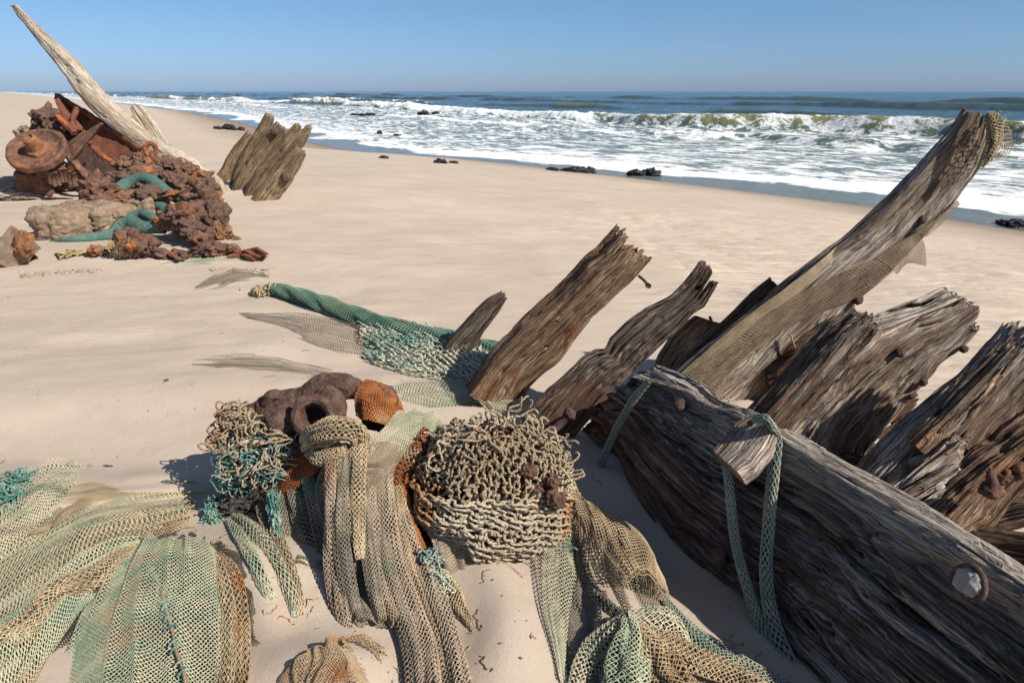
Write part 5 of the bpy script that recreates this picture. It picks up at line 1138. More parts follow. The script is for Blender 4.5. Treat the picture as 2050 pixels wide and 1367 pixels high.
S = drape([[(770, 775, .006), (785, 800, -.004), (830, 825, -.01)], [(830, 764, .02), (850, 790, .012), (890, 818, .0)], [(910, 768, .02), (930, 795, .015), (960, 815, .006)], [(990, 788, .03), (1000, 812, .02), (1010, 830, .01)], [(1080, 812, .03), (1090, 830, .02), (1095, 850, .01)], [(1150, 830, .02), (1150, 850, .01), (1150, 870, .0)]], 120, 50, 0.010, 4, 'v', 75)
mb = MB(); weave(mb, S, 70, 18, 0.0016, seed=75, keep=ragged(75, .03, .02, .06, .12)); add(build(mb, 'fishing_net', NM['mint']), 'light green net strip on the sand behind the rope heap')
# ---- green twisted roll
path = GP([(505, 582), (540, 580), (620, 598), (700, 628), (790, 655), (880, 676), (950, 692), (1020, 706), (1060, 720)], [.02, .03, .045, .045, .05, .05, .05, .045, .03])
gr = empty('fishing_net', path[4], 'dark green net twisted into a long roll on the sand', 'fishing net', GN)
mb = MB(); C = spline(path, 200); nv = 60; a = np.arange(nv)*2*pi/nv; s = np.linspace(0, 1, 200); T = norm(np.gradient(C, axis=0)); B = norm(np.cross(T, [0, 0, 1.0])); N = np.cross(B, T)
r = np.interp(s, [0, .05, .15, .5, .9, 1], [.02, .045, .062, .058, .055, .04])
tw = s*9.0
ph = a[None, :]+tw[:, None]
rr = 1-0.20*np.abs(np.sin(ph*1.0+0.4))**0.7+0.09*np.sin(ph*5)+0.05*vn(np.cos(ph)*2, np.sin(ph)*2, s[:, None]*8)
S = C[:, None]+(B[:, None]*np.cos(a)[None, :, None]*1.25+N[:, None]*np.sin(a)[None, :, None]*0.85)*(r[:, None]*rr*1.1)[..., None]
# twist the weave with the folds
S2 = np.stack([S[i][(np.arange(nv)-int(round(tw[i]/(2*pi)*nv))) % nv] for i in range(200)])
weave(mb, S2, 110, 24, 0.0020, 'square', True, 81, 0.1, scale=False); build(mb, 'outer_net', NM['green'], gr)
S3 = C[:, None]+(S-C[:, None])*0.86
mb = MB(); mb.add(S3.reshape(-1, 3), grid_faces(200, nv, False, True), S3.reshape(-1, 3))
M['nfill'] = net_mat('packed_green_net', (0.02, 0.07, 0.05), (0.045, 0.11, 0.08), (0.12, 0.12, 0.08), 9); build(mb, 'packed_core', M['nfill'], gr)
mb = tangle(MB(), [(G(520, 585, .03), .05), (G(545, 580, .04), .05)], 30, 0.004, 1, 82, L=0.2); build(mb, 'frayed_end', NM['tan'], gr)
# ---- grey net fan and chunky knotted net
S = drape([[(478, 626, .004), (500, 640, -.002)], [(560, 630, .02), (580, 672, .0)], [(630, 636, .03), (640, 696, .006)], [(700, 645, .035), (720, 718, .012)], [(745, 655, .045), (770, 725, .02)]], 110, 60, 0.015, 5, 'v', 83, lift=-0.003)
mb = MB(); weave(mb, S, 68, 30, 0.0016, 'square', seed=83, keep=ragged(83, .04, 0, .03, .04)); add(build(mb, 'fishing_net', NM['dark']), 'fine grey net fan spreading left from the knotted sea green net')
def chunky(mb, S, cu, cv, r, seed, amp=0.5, wob=0.004, loft=0.006, k=7, keep=None, wrap=False, sub=7):
    """knotted netting of heavy cord: zigzag cords that meet in bulky knots"""
    N = snorm(S, wrap)
    for c in range(cv+1 if not wrap else cv):
        A = np.linspace(0, cu, cu*sub+1); zz = 0.5*amp*np.sin(pi*A + (pi if c % 2 else 0))*1.9
        n1 = 0.35*vn(A*0.6+seed, c*0.7+seed, 1.0)
        Bc = c + zz*0.55 + n1; 
        A2 = A + 0.35*vn(A*0.9+seed, c*1.3, 3) + 0.22*np.sin(2*pi*A+c)
        bb = Bc/cv
        P = sample(S, A2/cu, bb, wrap); Nv = norm(sample(N, A2/cu, bb, wrap))
        P = P + Nv*(loft*np.cos(pi*A*1.0+ (0 if c % 2 else pi)) + wob*vn(A*1.1, c*2.2+seed, 2))[:, None] + wob*0.8*np.stack([vn(A*1.9, c*3.3, seed+1), vn(A*1.9, c*3.3, seed+5), vn(A*1.9, c*3.3, seed+8)], -1)
        tp = np.abs(((A+0.5) % 1.0)-0.5)
        R = r*(1+0.10*vn(A*2, c, seed)) * np.ones_like(A)
        kp = None
        if keep is not None:
            kk = keep(A/cu, bb); kp = (kk[:-1] & kk[1:])
            if not kp.any(): continue
            kp = kp[None]
        tubes(mb, P[None], R[None], k, caps=kp is None, keep=kp)
        # knots: small wraps around each crossing
        kc = np.arange(0.5, cu, 1.0)
        for q in kc[(np.arange(len(kc))+c) % 2 == 0]:
            i = int(q*sub); 
            if i < 1 or i >= len(P)-2: continue
            if keep is not None and not kp[0, i]: continue
            Tn = norm(P[i+1]-P[i-1]); Bn = norm(np.cross(Tn, Nv[i])); Nm = np.cross(Bn, Tn); an = np.linspace(0, 2*pi*1.0, 9)[:, None]
            tubes(mb, P[i]+Tn*0.3*r*np.sin(an*.5)+(Bn*np.cos(an)+Nm*np.sin(an))*r*1.5, r*0.8, 5, caps=False)
    return mb
S = drape([[(690, 628, .03), (715, 665, .04), (735, 725, .015)], [(770, 655, .05), (790, 700, .06), (810, 750, .02)], [(850, 672, .06), (870, 720, .07), (890, 765, .03)], [(930, 700, .06), (945, 745, .07), (960, 785, .03)], [(1000, 740, .05), (1010, 775, .06), (1020, 805, .02)], [(1045, 775, .03), (1050, 795, .03), (1055, 815, .0)]], 120, 60, 0.015, 5, 'v', 85)
kn = MB(); chunky(kn, S, 27, 17, 0.0048, 86, loft=0.008, wob=0.007, keep=ragged(86, .03, .02, .04, .04)); chunky(kn, S-np.array([0, 0, 0.016]), 24, 15, 0.0046, 88, loft=0.007, wob=0.008)
o = add(build(kn, 'knotted_net', NM['seaf']), 'chunky sea green knotted cord net lying between the green roll and rusty lump')
# ------------------------------------------------------------------ the central lump wrapped in nets
W2 = zc(380, 700, 2.05); W5 = zc(380, 720, 3.417)
def P2(x, y, d): return PY(*W2(x, y), d)
def P5(x, y, d): return PY(*W5(x, y), d)
core = empty('rusty_lump', G(800, 1040), 'big rust encrusted iron lump under the heaped nets in the centre', 'wreckage')
def blob(mb, c, r, sd, **k): 
    k.setdefault('amp', 0.22); k.setdefault('freq', 1.4); k.setdefault('fine', 0.035); k.setdefault('crag', 0.0)
    return lump(mb, c, r, sd, n=6, **k)
def rough_tube(mb, path, rad, seed, flat=1.0, n=150, k=90, amp=0.16):
    C = spline(np.asarray(path), n); T, N, B = transport(C[None]); N, B = N[0], B[0]; r = np.interp(np.linspace(0, 1, n), np.linspace(0, 1, len(rad)), rad)
    e = np.linspace(0, 1, n); r = r*np.clip(1-(np.abs(e-0.5)*2)**14, 0.02, 1)**0.5; a = np.arange(k)*2*pi/k
    D = N[:, None]*np.cos(a)[None, :, None] + B[:, None]*(np.sin(a)*flat)[None, :, None]; V = C[:, None]+D*r[:, None, None]
    f = 1+amp*1.6*fbm(V[..., 0]*9+seed, V[..., 1]*9, V[..., 2]*9, 3)+amp*0.45*fbm(V[..., 0]*42, V[..., 1]*42+seed, V[..., 2]*42, 4, 0.6)+amp*0.5*np.abs(fbm(V[..., 0]*20, V[..., 1]*20, V[..., 2]*20+seed, 2))
    V = C[:, None]+D*(r[:, None]*f)[..., None]; mb.add(V.reshape(-1, 3), [grid_faces(n, k, False, True), np.arange(k)[None, ::-1], (n-1)*k+np.arange(k)[None]], V.reshape(-1, 3)); return mb
mb = MB()
rough_tube(mb, [P5(300, 370, 2.14), P5(460, 370, 2.13), P5(620, 320, 2.12), P5(800, 270, 2.12), P5(960, 200, 2.12), P5(1090, 190, 2.11), P5(1210, 240, 2.10)], [0.030, 0.040, 0.050, 0.050, 0.058, 0.050, 0.035], 3, 0.9)
rough_tube(mb, [P5(530, 310, 2.10), P5(560, 245, 2.09), P5(620, 230, 2.09)], [0.026, 0.022, 0.018], 5)
rough_tube(mb, [P5(420, 470, 2.10), P5(640, 440, 2.08), P5(1000, 420, 2.08)], [0.05, 0.07, 0.07], 8)
build(mb, 'rust_casting', M['rustdark'], core)
mb = MB(); c = P5(860, 385, 1.96); a = np.linspace(0, 2*pi, 49)[:-1]
# open socket: torus like collar
tv = norm(np.array([0.0, -0.85, 0.5])); x = norm(np.cross(tv, [0, 0, 1.0])); y = np.cross(x, tv); prof = [(0.066, -0.07), (0.070, -0.01), (0.064, 0.022), (0.050, 0.030), (0.037, 0.020), (0.031, -0.01), (0.030, -0.07), (0.0, -0.072)]
lathe(mb, c, tv, refine(prof, 6), 90, 4, 0.022); build(mb, 'socket', M['rustdark'], core)
mb = MB(); rough_tube(mb, [P5(880, 320, 2.06), P5(940, 260, 2.05), P5(1000, 330, 2.02), P5(1010, 430, 2.0)], [0.035, 0.042, 0.04, 0.03], 13); build(mb, 'rust_lump', M['rustdark'], core)
mb = MB(); blob(mb, P5(640, 430, 2.0), (0.055, 0.05, 0.055), 12); build(mb, 'rust_lump', M['rustdark'], core)
mb = MB()
for x, y, d, r, sd in [(500, 520, 2.02, (.24, .16, .13), 21), (760, 560, 2.0, (.22, .16, .15), 22), (1100, 560, 1.98, (.22, .18, .17), 23), (420, 720, 1.97, (.18, .14, .10), 24), (880, 640, 1.92, (.2, .15, .15), 25)]:
    blob(mb, P2(x, y, d), r, sd)
build(mb, 'rust_body', M['rustdark'], core)
mb = MB(); plate_pts = [(175, 905), (320, 790+40), (560, 830), (600, 900), (480, 1040), (250, 1140)]
lump(mb, P5(400, 960, 1.93), (0.115, 0.05, 0.055), 31, 0.25, 1.5, 6, (0.3, -0.55, 0.1), fine=0.2, crag=0.12, box=0.4); build(mb, 'crusted_flange', M['crust'], core)
mb = MB(); lump(mb, P2(1200, 900, 1.72), (0.04, 0.04, 0.06), 35, 0.3, 1.6, 5, fine=0.1); lump(mb, P2(1140, 840, 1.76), (0.09, 0.06, 0.05), 36, 0.3, 1.6, 5, fine=0.1); lump(mb, P2(1210, 975, 1.68), (0.018, 0.02, 0.04), 37, 0.3, 1.6, 4, fine=0.1); build(mb, 'rust_foot', M['rust'], core)
mb = MB(); lump(mb, PY(1140, 828, 2.12), 0.022, 38, 0.15, n=4); tubes(mb, np.array([PY(1140, 828, 2.12), PY(1100, 870, 2.1)]), 0.014, 8); build(mb, 'bolt', M['bolt'], core)
# ---- rope heap
hc = PY(985, 960, 1.87)
def heap_surf(c, rad, th0, th1, ph0, ph1, nu=100, nv=100, seed=0, amp=0.1, rot=0.0):
    """patch of a lumpy ellipsoid: th azimuth (0 = towards the camera, + right), ph elevation"""
    th, ph = np.meshgrid(np.linspace(th0, th1, nv), np.linspace(ph0, ph1, nu)); 
    d = np.stack([np.sin(th)*np.cos(ph), -np.cos(th)*np.cos(ph), np.sin(ph)], -1)
    s = 1+amp*fbm(d[..., 0]*1.8+seed, d[..., 1]*1.8, d[..., 2]*1.8, 3)
    return np.asarray(c)+d*np.array(rad)*s[..., None]
hr = np.array([0.232, 0.20, 0.215])
rh = empty('rope_heap', G(985, 1090), 'round heap of thick knotted cream rope netting beside the rusty lump', 'fishing net', GN)
mb = MB(); lump(mb, hc, hr*0.86, 41, 0.12, 1.6, 6, fine=0.08, crag=0.03); build(mb, 'rusty_core', M['rustdark'], rh)
mb = MB(); S = heap_surf(hc, hr*1.02, -1.7, 1.7, 1.15, -0.95, seed=2, amp=0.17)
chunky(mb, S, 27, 36, 0.0037, 42, loft=0.004, wob=0.006, sub=8); 
S = heap_surf(hc+np.array([0, 0, -0.01]), hr*0.96, -1.8, 1.8, 1.2, -1.0, seed=2, amp=0.17); chunky(mb, S, 25, 32, 0.0036, 43, loft=0.004, wob=0.007, sub=8)
build(mb, 'knotted_net', NM['rope'], rh)
# lower horizontal bands: cords run around the heap
mb = MB(); S = heap_surf(hc+np.array([-0.005, -0.01, -0.0]), hr*1.10, -1.75, 1.35, 0.22, -0.62, seed=2, amp=0.17); S = np.swapaxes(S, 0, 1)
chunky(mb, S, 30, 20, 0.0041, 44, amp=0.95, loft=0.006, wob=0.004, sub=8, k=8); build(mb, 'knotted_band', NM['rope2'], rh)
mb = MB(); tangle(mb, [(hc+np.array([0.02, -0.04, 0.19]), .10), (hc+np.array([0.15, -0.02, 0.14]), .09), (hc+np.array([-0.08, -0.10, 0.13]), .09), (hc+np.array([0.19, -0.08, 0.06]), .07)], 130, 0.0034, 1, 45, L=0.16, curl=0.7); build(mb, 'loose_cord', NM['rope'], rh)
for i in range(9): mb = MB(); lump(mb, hc+np.array([0.10+0.10*random.Random(i).random(), -0.13-0.04*random.Random(i+9).random(), -0.05+0.22*random.Random(i+5).random()]), 0.016+0.014*random.Random(i+3).random(), 50+i, 0.4, 2, 4, fine=0.1); build(mb, 'rust_crumb', M['rust'], rh)
mb = MB(); P = np.array([PY(1130, 925, 1.86), PY(1145, 955, 1.85), PY(1158, 988, 1.84)]); tubes(mb, spline(P, 20), 0.0035, 7); build(mb, 'rope_end', NM['rope2'], rh)
# torn brown net under the heap
S = sheet3([[P2(950, 680, 1.72), P2(1080, 740, 1.70), P2(1230, 790, 1.70), P2(1330, 800, 1.72)], [P2(990, 790, 1.68), P2(1080, 850, 1.66), P2(1170, 880, 1.66), P2(1290, 850, 1.70)], [P2(1040, 930, 1.62), P2(1110, 980, 1.60), P2(1180, 985, 1.60), P2(1240, 930, 1.66)]], 60, 60, 0.02, 5, 3)
mb = MB(); weave(mb, S, 22, 32, 0.0018, seed=91, keep=ragged(91, .03, .1, .03, .05, 0.2)); weave(mb, S+np.array([0, 0.02, 0.0]), 20, 28, 0.0018, seed=92); add(build(mb, 'fishing_net', NM['grey']), 'torn brown net hanging from the underside of the rope heap')
# ---- drapes
dr = empty('draped_net', G(760, 1200), 'brown net knotted over the rusty lump and hanging in long gathered folds', 'fishing net', GN)
def D2(l): return np.array([P2(x, y, d) for x, y, d in l])
# underlying sheet
S = sheet3([[P2(400, 590, 1.86), P2(560, 560, 1.83), P2(720, 560, 1.82), P2(900, 570, 1.82)], [P2(450, 760, 1.78), P2(590, 740, 1.74), P2(730, 740, 1.73), P2(930, 760, 1.74)], [P2(540, 930, 1.66), P2(640, 920, 1.62), P2(760, 920, 1.60), P2(960, 930, 1.62)], [G(*W2(610, 1080), .01), G(*W2(680, 1120), .015), G(*W2(800, 1130), .015), G(*W2(1000, 1100), .01)]], 90, 90, 0.028, 6, 5)
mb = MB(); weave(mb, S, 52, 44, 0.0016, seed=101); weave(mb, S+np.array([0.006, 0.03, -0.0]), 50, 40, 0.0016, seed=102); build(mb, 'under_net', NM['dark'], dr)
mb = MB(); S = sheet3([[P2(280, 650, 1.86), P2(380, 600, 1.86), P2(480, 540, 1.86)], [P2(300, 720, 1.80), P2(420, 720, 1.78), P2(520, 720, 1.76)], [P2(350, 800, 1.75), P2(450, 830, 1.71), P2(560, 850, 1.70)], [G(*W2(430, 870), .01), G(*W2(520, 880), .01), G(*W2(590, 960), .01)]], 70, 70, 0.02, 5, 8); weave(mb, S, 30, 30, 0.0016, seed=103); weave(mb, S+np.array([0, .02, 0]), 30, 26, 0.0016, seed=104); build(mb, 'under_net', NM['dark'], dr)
UP = (0, -1.0, 0.35)
folds = [
 ([(420, 560, 1.86), (470, 700, 1.78), (520, 850, 1.70), (575, 960, 1.63), (600, 1030, 1.58)], [.022, .030, .032, .028, .012], 'dark', 60, 14, 'dark hanging fold'),
 ([(590, 420, 1.80), (590, 560, 1.73), (590, 750, 1.64), (605, 950, 1.54), (640, 1130, 1.43), (665, 1180, 1.40)], [.018, .024, .026, .027, .028, .014], 'grey', 84, 16, None),
 ([(655, 420, 1.80), (650, 560, 1.73), (660, 740, 1.66), (690, 900, 1.58), (730, 1050, 1.49)], [.016, .020, .022, .022, .014], 'dark', 70, 14, None),
 ([(690, 330, 1.84), (690, 480, 1.76), (680, 640, 1.68), (690, 780, 1.61), (700, 860, 1.57)], [.020, .024, .026, .022, .012], 'tan', 58, 14, 'pinkish hanging fold'),
 ([(745, 530, 1.78), (750, 700, 1.68), (765, 880, 1.58), (800, 1030, 1.48), (850, 1120, 1.42)], [.018, .024, .026, .026, .018], 'grey', 74, 16, None),
 ([(800, 520, 1.78), (810, 680, 1.69), (835, 850, 1.60), (890, 1030, 1.48), (950, 1190, 1.37), (980, 1390, 1.22)], [.020, .026, .030, .032, .034, .032], 'grey', 104, 18, 'longest hanging fold'),
 ([(855, 600, 1.76), (890, 760, 1.67), (950, 920, 1.57), (1020, 1080, 1.45), (1075, 1240, 1.33), (1110, 1400, 1.22)], [.018, .024, .028, .030, .030, .030], 'grey', 96, 18, None),
 ([(985, 340, 1.90), (900, 430, 1.84), (862, 540, 1.79), (880, 640, 1.74), (920, 740, 1.69), (960, 820, 1.65)], [.026, .028, .022, .018, .014, .008], 'orange', 62, 13, 'rust orange hanging fold'),
 ([(1010, 900, 1.62), (1060, 980, 1.56), (1100, 1060, 1.49), (1150, 1130, 1.43), (1165, 1170, 1.40)], [.012, .028, .030, .018, .006], 'tan', 44, 16, None),
 ([(480, 520, 1.84), (510, 640, 1.78), (545, 780, 1.71), (590, 900, 1.64), (640, 1010, 1.57), (690, 1080, 1.50)], [.016, .022, .024, .022, .020, .010], 'dark', 70, 14, None),
 ([(640, 440, 1.79), (625, 600, 1.70), (625, 780, 1.61), (650, 960, 1.52), (690, 1110, 1.44), (700, 1150, 1.42)], [.014, .019, .021, .022, .020, .010], 'dark', 80, 14, None),
 ([(715, 520, 1.77), (720, 660, 1.69), (730, 820, 1.60), (755, 980, 1.50), (790, 1110, 1.42)], [.014, .018, .020, .020, .012], 'dark', 74, 14, None),
 ([(775, 540, 1.77), (785, 720, 1.67), (810, 900, 1.56), (850, 1060, 1.46), (905, 1200, 1.36), (930, 1390, 1.23)], [.014, .018, .021, .023, .024, .024], 'dark', 100, 14, None),
 ([(850, 560, 1.775), (868, 720, 1.69), (910, 900, 1.58), (975, 1080, 1.46), (1035, 1240, 1.34), (1060, 1390, 1.24)], [.014, .018, .021, .023, .024, .024], 'tan', 100, 14, None),
 ([(600, 430, 1.82), (540, 560, 1.80), (560, 700, 1.73), (600, 820, 1.66)], [.014, .018, .018, .012], 'dark', 50, 12, None),
 ([(740, 430, 1.85), (725, 620, 1.72), (715, 800, 1.63), (745, 960, 1.55)], [.016, .018, .018, .014], 'grey', 58, 12, None),
]
for i, (l, rr, m, cu, cv, lab) in enumerate(folds):
    bund(lab, D2(l), rr, cu, cv, 0.0017, m, flat=0.62, seed=110+i, parent=dr, name='net_fold', up=UP, pleat=0.16)
# knot and upper bands
def ringpath(c, rx, ry, tilt=0.0, n=14, d=0.0):
    a = np.linspace(0.3, 2*pi*0.97, n); return np.array([c+np.array([rx*cos(q), d*sin(q), ry*sin(q)+tilt*cos(q)]) for q in a])
bund('fat knot loop', np.array([P2(480, 385, 1.88), P2(530, 345, 1.83), P2(600, 325, 1.80), P2(665, 330, 1.80), P2(700, 370, 1.82), P2(690, 420, 1.84)]), [.028, .036, .038, .034, .028, .02], 56, 20, 0.0016, 'tan', flat=0.8, seed=131, parent=dr, name='net_knot', up=(0, -0.6, .8))
bund(None, np.array([P2(500, 420, 1.86), P2(540, 440, 1.81), P2(600, 425, 1.79), P2(650, 400, 1.79)]), [.02, .026, .024, .014], 34, 14, 0.0016, 'tan', flat=0.8, seed=132, parent=dr, name='net_knot', up=(0, -0.6, .8))
mb = MB(); S = sheet3([[P2(1040, 300, 1.97), P2(1010, 270, 2.0), P2(930, 245, 2.02), P2(850, 250, 2.02)], [P2(1000, 350, 1.90), P2(930, 320, 1.90), P2(860, 310, 1.90), P2(790, 320, 1.90)], [P2(900, 410, 1.84), P2(840, 390, 1.84), P2(780, 385, 1.84), P2(720, 390, 1.84)], [P2(850, 460, 1.81), P2(800, 470, 1.80), P2(760, 470, 1.80), P2(715, 460, 1.80)]], 60, 60, 0.012, 5, 12)
weave(mb, S, 26, 26, 0.0016, seed=133); weave(mb, S-norm(S-np.array([0, 0, CAMZ]))*-0.012, 24, 24, 0.0016, seed=134); build(mb, 'upper_band', NM['pale'], dr)
mb = MB(); S = sheet3([[P2(880, 390, 1.86), P2(800, 380, 1.85), P2(720, 400, 1.84)], [P2(860, 470, 1.80), P2(790, 480, 1.77), P2(715, 490, 1.78)], [P2(830, 545, 1.79), P2(780, 560, 1.76), P2(725, 545, 1.78)]], 50, 50, 0.014, 5, 14, 'u')
weave(mb, S, 20, 22, 0.0016, seed=135); weave(mb, S+np.array([0, .015, 0]), 18, 20, 0.0016, seed=136); build(mb, 'upper_band', NM['grey'], dr)
# orange net over the casting
mb = MB(); S = sheet3([[P2(725, 120, 2.16), P2(790, 140, 2.16), P2(850, 210, 2.14), P2(880, 260, 2.08)], [P2(700, 150, 2.08), P2(760, 175, 2.05), P2(820, 230, 2.05), P2(855, 270, 2.02)], [P2(682, 200, 2.04), P2(735, 225, 1.98), P2(790, 260, 1.98), P2(830, 290, 1.97)], [P2(690, 280, 1.98), P2(730, 295, 1.94), P2(780, 310, 1.94), P2(820, 320, 1.93)]], 60, 60, 0.008, 4, 15)
weave(mb, S, 17, 22, 0.0020, seed=141, jit=0.2); weave(mb, S+np.array([0, .02, -0.01]), 15, 19, 0.0020, seed=142, jit=.2); add(build(mb, 'fishing_net', NM['orange']), 'bright rust orange net stretched over the right end of the rusty lump')
mb = MB(); blob(mb, P2(770, 240, 2.10), (.07, .07, .08), 51); build(mb, 'rust_lump', M['rust'], core)
# orange band to the left
mb = MB(); S = sheet3([[P2(560, 400, 1.88), P2(520, 390, 1.95)], [P2(545, 480, 1.82), P2(430, 430, 1.92)], [P2(470, 540, 1.82), P2(370, 500, 1.90)], [P2(370, 600, 1.85), P2(340, 570, 1.90)]], 60, 40, 0.012, 4, 16)
weave(mb, S, 26, 14, 0.0018, seed=143); weave(mb, S+np.array([0, .02, -0.01]), 24, 12, 0.0018, seed=144); add(build(mb, 'fishing_net', NM['orange']), 'dark rust orange net pulled taut between knot and crusted flange')
# ---- turquoise and cream rope tangle on the left
mb = MB()
tangle(mb, [(P5(300, 480, 2.03), .07), (P5(280, 560, 2.0), .06), (P5(320, 400, 2.05), .05), (P5(450, 500, 1.99), .07), (P5(600, 560, 1.95), .07)], 130, 0.0030, 1, 151, L=0.26)
o = add(build(mb, 'rope_tangle', NM['rope']), 'greyish cream rope tangle heaped on the left end of the rusty lump', 'rope')
mb = MB(); tangle(mb, [(P5(330, 700, 1.95), .07), (P5(450, 760, 1.92), .07), (P5(600, 720, 1.90), .07), (P5(300, 810, 1.93), .05), (P5(500, 640, 1.93), .07)], 130, 0.0023, 1, 152, L=0.24)
def strands(mb, x0, y0, x1, y1, d0, d1, n, r, w, seed, sag=0.0):
    rng = random.Random(seed)
    for i in range(n):
        P = []; m = 9; o1, o2 = rng.gauss(0, w), rng.gauss(0, w); e = 0.75+0.3*rng.random()
        for k in range(m):
            t_ = k/(m-1)*e; P.append(P5(x0+(x1-x0)*t_+o1*(1-t_)+o2*t_+rng.gauss(0, w*.35), y0+(y1-y0)*t_+rng.gauss(0, w*.3), d0+(d1-d0)*t_+rng.gauss(0, .006)))
        tubes(mb, spline(np.array(P), 40), r*(0.8+.4*rng.random()), 6)
strands(mb, 545, 900, 600, 1200, 1.84, 1.74, 24, 0.0023, 26, 3); strands(mb, 600, 1180, 660, 1340, 1.74, 1.66, 16, 0.0022, 18, 4)
strands(mb, 170, 930, 100, 1140, 1.92, 1.84, 18, 0.0023, 34, 5); strands(mb, 130, 1020, 210, 1170, 1.88, 1.82, 18, 0.0023, 26, 6)
strands(mb, 540, 740, 640, 800, 1.86, 1.86, 14, 0.0030, 30, 7); strands(mb, 230, 840, 560, 830, 1.90, 1.88, 14, 0.0032, 18, 8)
o2 = add(build(mb, 'rope_tangle', NM['tealrope']), 'bright turquoise frayed rope strands hanging over the dark crusted flange', 'rope')
mb = MB(); tangle(mb, [(P5(340, 690, 1.93), .06), (P5(450, 740, 1.90), .06), (P5(580, 700, 1.88), .05), (P5(300, 790, 1.92), .05)], 60, 0.0025, 1, 159, L=0.22); build(mb, 'cream_cord', NM['rope2'], o2)
mb = MB(); rng = random.Random(17)
for (x0, y0, x1, y1) in [(300, 600, 420, 550), (400, 600, 490, 540), (440, 590, 560, 560), (540, 570, 600, 525), (290, 640, 360, 660), (350, 650, 420, 640), (540, 570, 590, 580)]:
    tubes(mb, spline(np.array([P5(x0, y0, 1.93), P5((x0+x1)/2, (y0+y1)/2-8, 1.915), P5(x1, y1, 1.93)]), 14), 0.0065, 8)
add(build(mb, 'rope_piece', NM['rope2']), 'stiff thick yellowish rope ends on top of the tangle', 'rope')
mb = MB(); strands(mb, 235, 380, 270, 640, 2.04, 1.98, 22, 0.0030, 22, 9); strands(mb, 240, 370, 340, 330, 2.05, 2.06, 12, 0.003, 12, 10); add(build(mb, 'fishing_net', NM['dark']), 'matted dark net fringe at the far left corner of the lump')
mb = MB(); strands(mb, 2000, 430, 2130, 960, 1.68, 1.60, 1, 0.003, 20, 11)
mb = MB(); tangle(mb, [(P2(1000, 850, 1.60), .03), (P2(1020, 930, 1.56), .035), (P2(1040, 980, 1.54), .03)], 40, 0.0024, 1, 155, L=0.12); add(build(mb, 'rope_tangle', NM['seaf']), 'small green cord knot caught between the hanging folds and rope heap', 'rope')
# ---- nets right of the heap, in front of the beam
S = drape([[(1100, 1010), (1180, 1010), (1260, 1050)], [(1080, 1120), (1200, 1130), (1330, 1160)], [(1090, 1240), (1240, 1260), (1400, 1270)], [(1110, 1400), (1300, 1420), (1520, 1400)]], 140, 120, 0.018, 7, 'v', 205, lift=-0.002)
mb = MB(); weave(mb, S, 76, 66, 0.0015, seed=205, keep=ragged(205, .05, 0, .05, .05)); add(build(mb, 'fishing_net', NM['dark']), 'dark olive netting half buried in sand around the pinched net')
S = drape([[(1135, 1020, .03), (1150, 1015, .02), (1165, 1030, .0)], [(1095, 1070, .05), (1120, 1090, .03), (1150, 1110, .0)], [(1085, 1130, .04), (1120, 1150, .03), (1155, 1160, .0)], [(1085, 1220, .015), (1110, 1235, .02), (1140, 1240, .01)], [(1105, 1300, .005), (1120, 1310, .01), (1135, 1320, .0)], [(1120, 1370, .0), (1130, 1375, .0), (1138, 1380, .0)]], 110, 40, 0.010, 4, 'v', 161)
mb = MB(); weave(mb, S, 56, 12, 0.0016, seed=161, keep=ragged(161, .02, .02, .05, .05)); add(build(mb, 'fishing_net', NM['pale']), 'narrow pale net strip running down the sand right of the rope heap')
S = drape([[(1140, 1015, .05), (1165, 1025, .05), (1190, 1050, .03), (1210, 1065, .0)], [(1165, 1080, .05), (1200, 1080, .09), (1250, 1095, .09), (1290, 1120, .02)], [(1185, 1150, .03), (1225, 1150, .10), (1285, 1150, .11), (1330, 1180, .03)], [(1235, 1215, .06), (1255, 1215, .09), (1285, 1205, .10), (1335, 1215, .04)]], 90, 90, 0.010, 6, 'v', 163)
mb = MB(); weave(mb, S, 40, 44, 0.0016, 'square', seed=163, keep=ragged(163, .02, .0, .02, .02)); weave(mb, S-np.array([0, 0, .01]), 34, 38, 0.0015, 'square', seed=164)
tw = empty('fishing_net', G(1260, 1230), 'greenish tan net pinched in the middle, its ends fanning out before the beam', 'fishing net', GN)
build(mb, 'upper_fan', NM['tan'], tw)
kn_ = G(1256, 1236, .085)
def fan(l, hs, rr, cu, cv, m, sd, lab=None, layers=2): return bund(lab, np.concatenate([[kn_], GP(l, hs)]), rr, cu, cv, 0.0017, m, flat=0.7, seed=sd, parent=tw, name='net_fold', up=(0, -.6, 1), layers=layers, pleat=.2)
fan([(1262, 1270), (1255, 1320), (1250, 1400)], [.07, .05, .03], [.018, .040, .050, .050], 36, 26, 'mint', 171, 'green bulging fold')
fan([(1225, 1265), (1190, 1300), (1165, 1345), (1150, 1390)], [.05, .02, .01, .0], [.014, .026, .030, .028, .020], 40, 16, 'pale', 172)
fan([(1295, 1290), (1335, 1340), (1370, 1400)], [.06, .04, .02], [.014, .036, .044, .044], 38, 22, 'brown', 173, 'rusty brown fold')
fan([(1330, 1290), (1400, 1325), (1470, 1352), (1540, 1390)], [.06, .04, .02, .01], [.012, .028, .030, .026, .020], 60, 16, 'tan', 174)
fan([(1300, 1240), (1335, 1250), (1365, 1270), (1378, 1285)], [.08, .06, .03, .01], [.014, .030, .034, .026, .006], 26, 16, 'pale', 175)
fan([(1225, 1220), (1195, 1190), (1180, 1165)], [.05, .02, .0], [.012, .016, .016, .008], 24, 10, 'dark', 176)
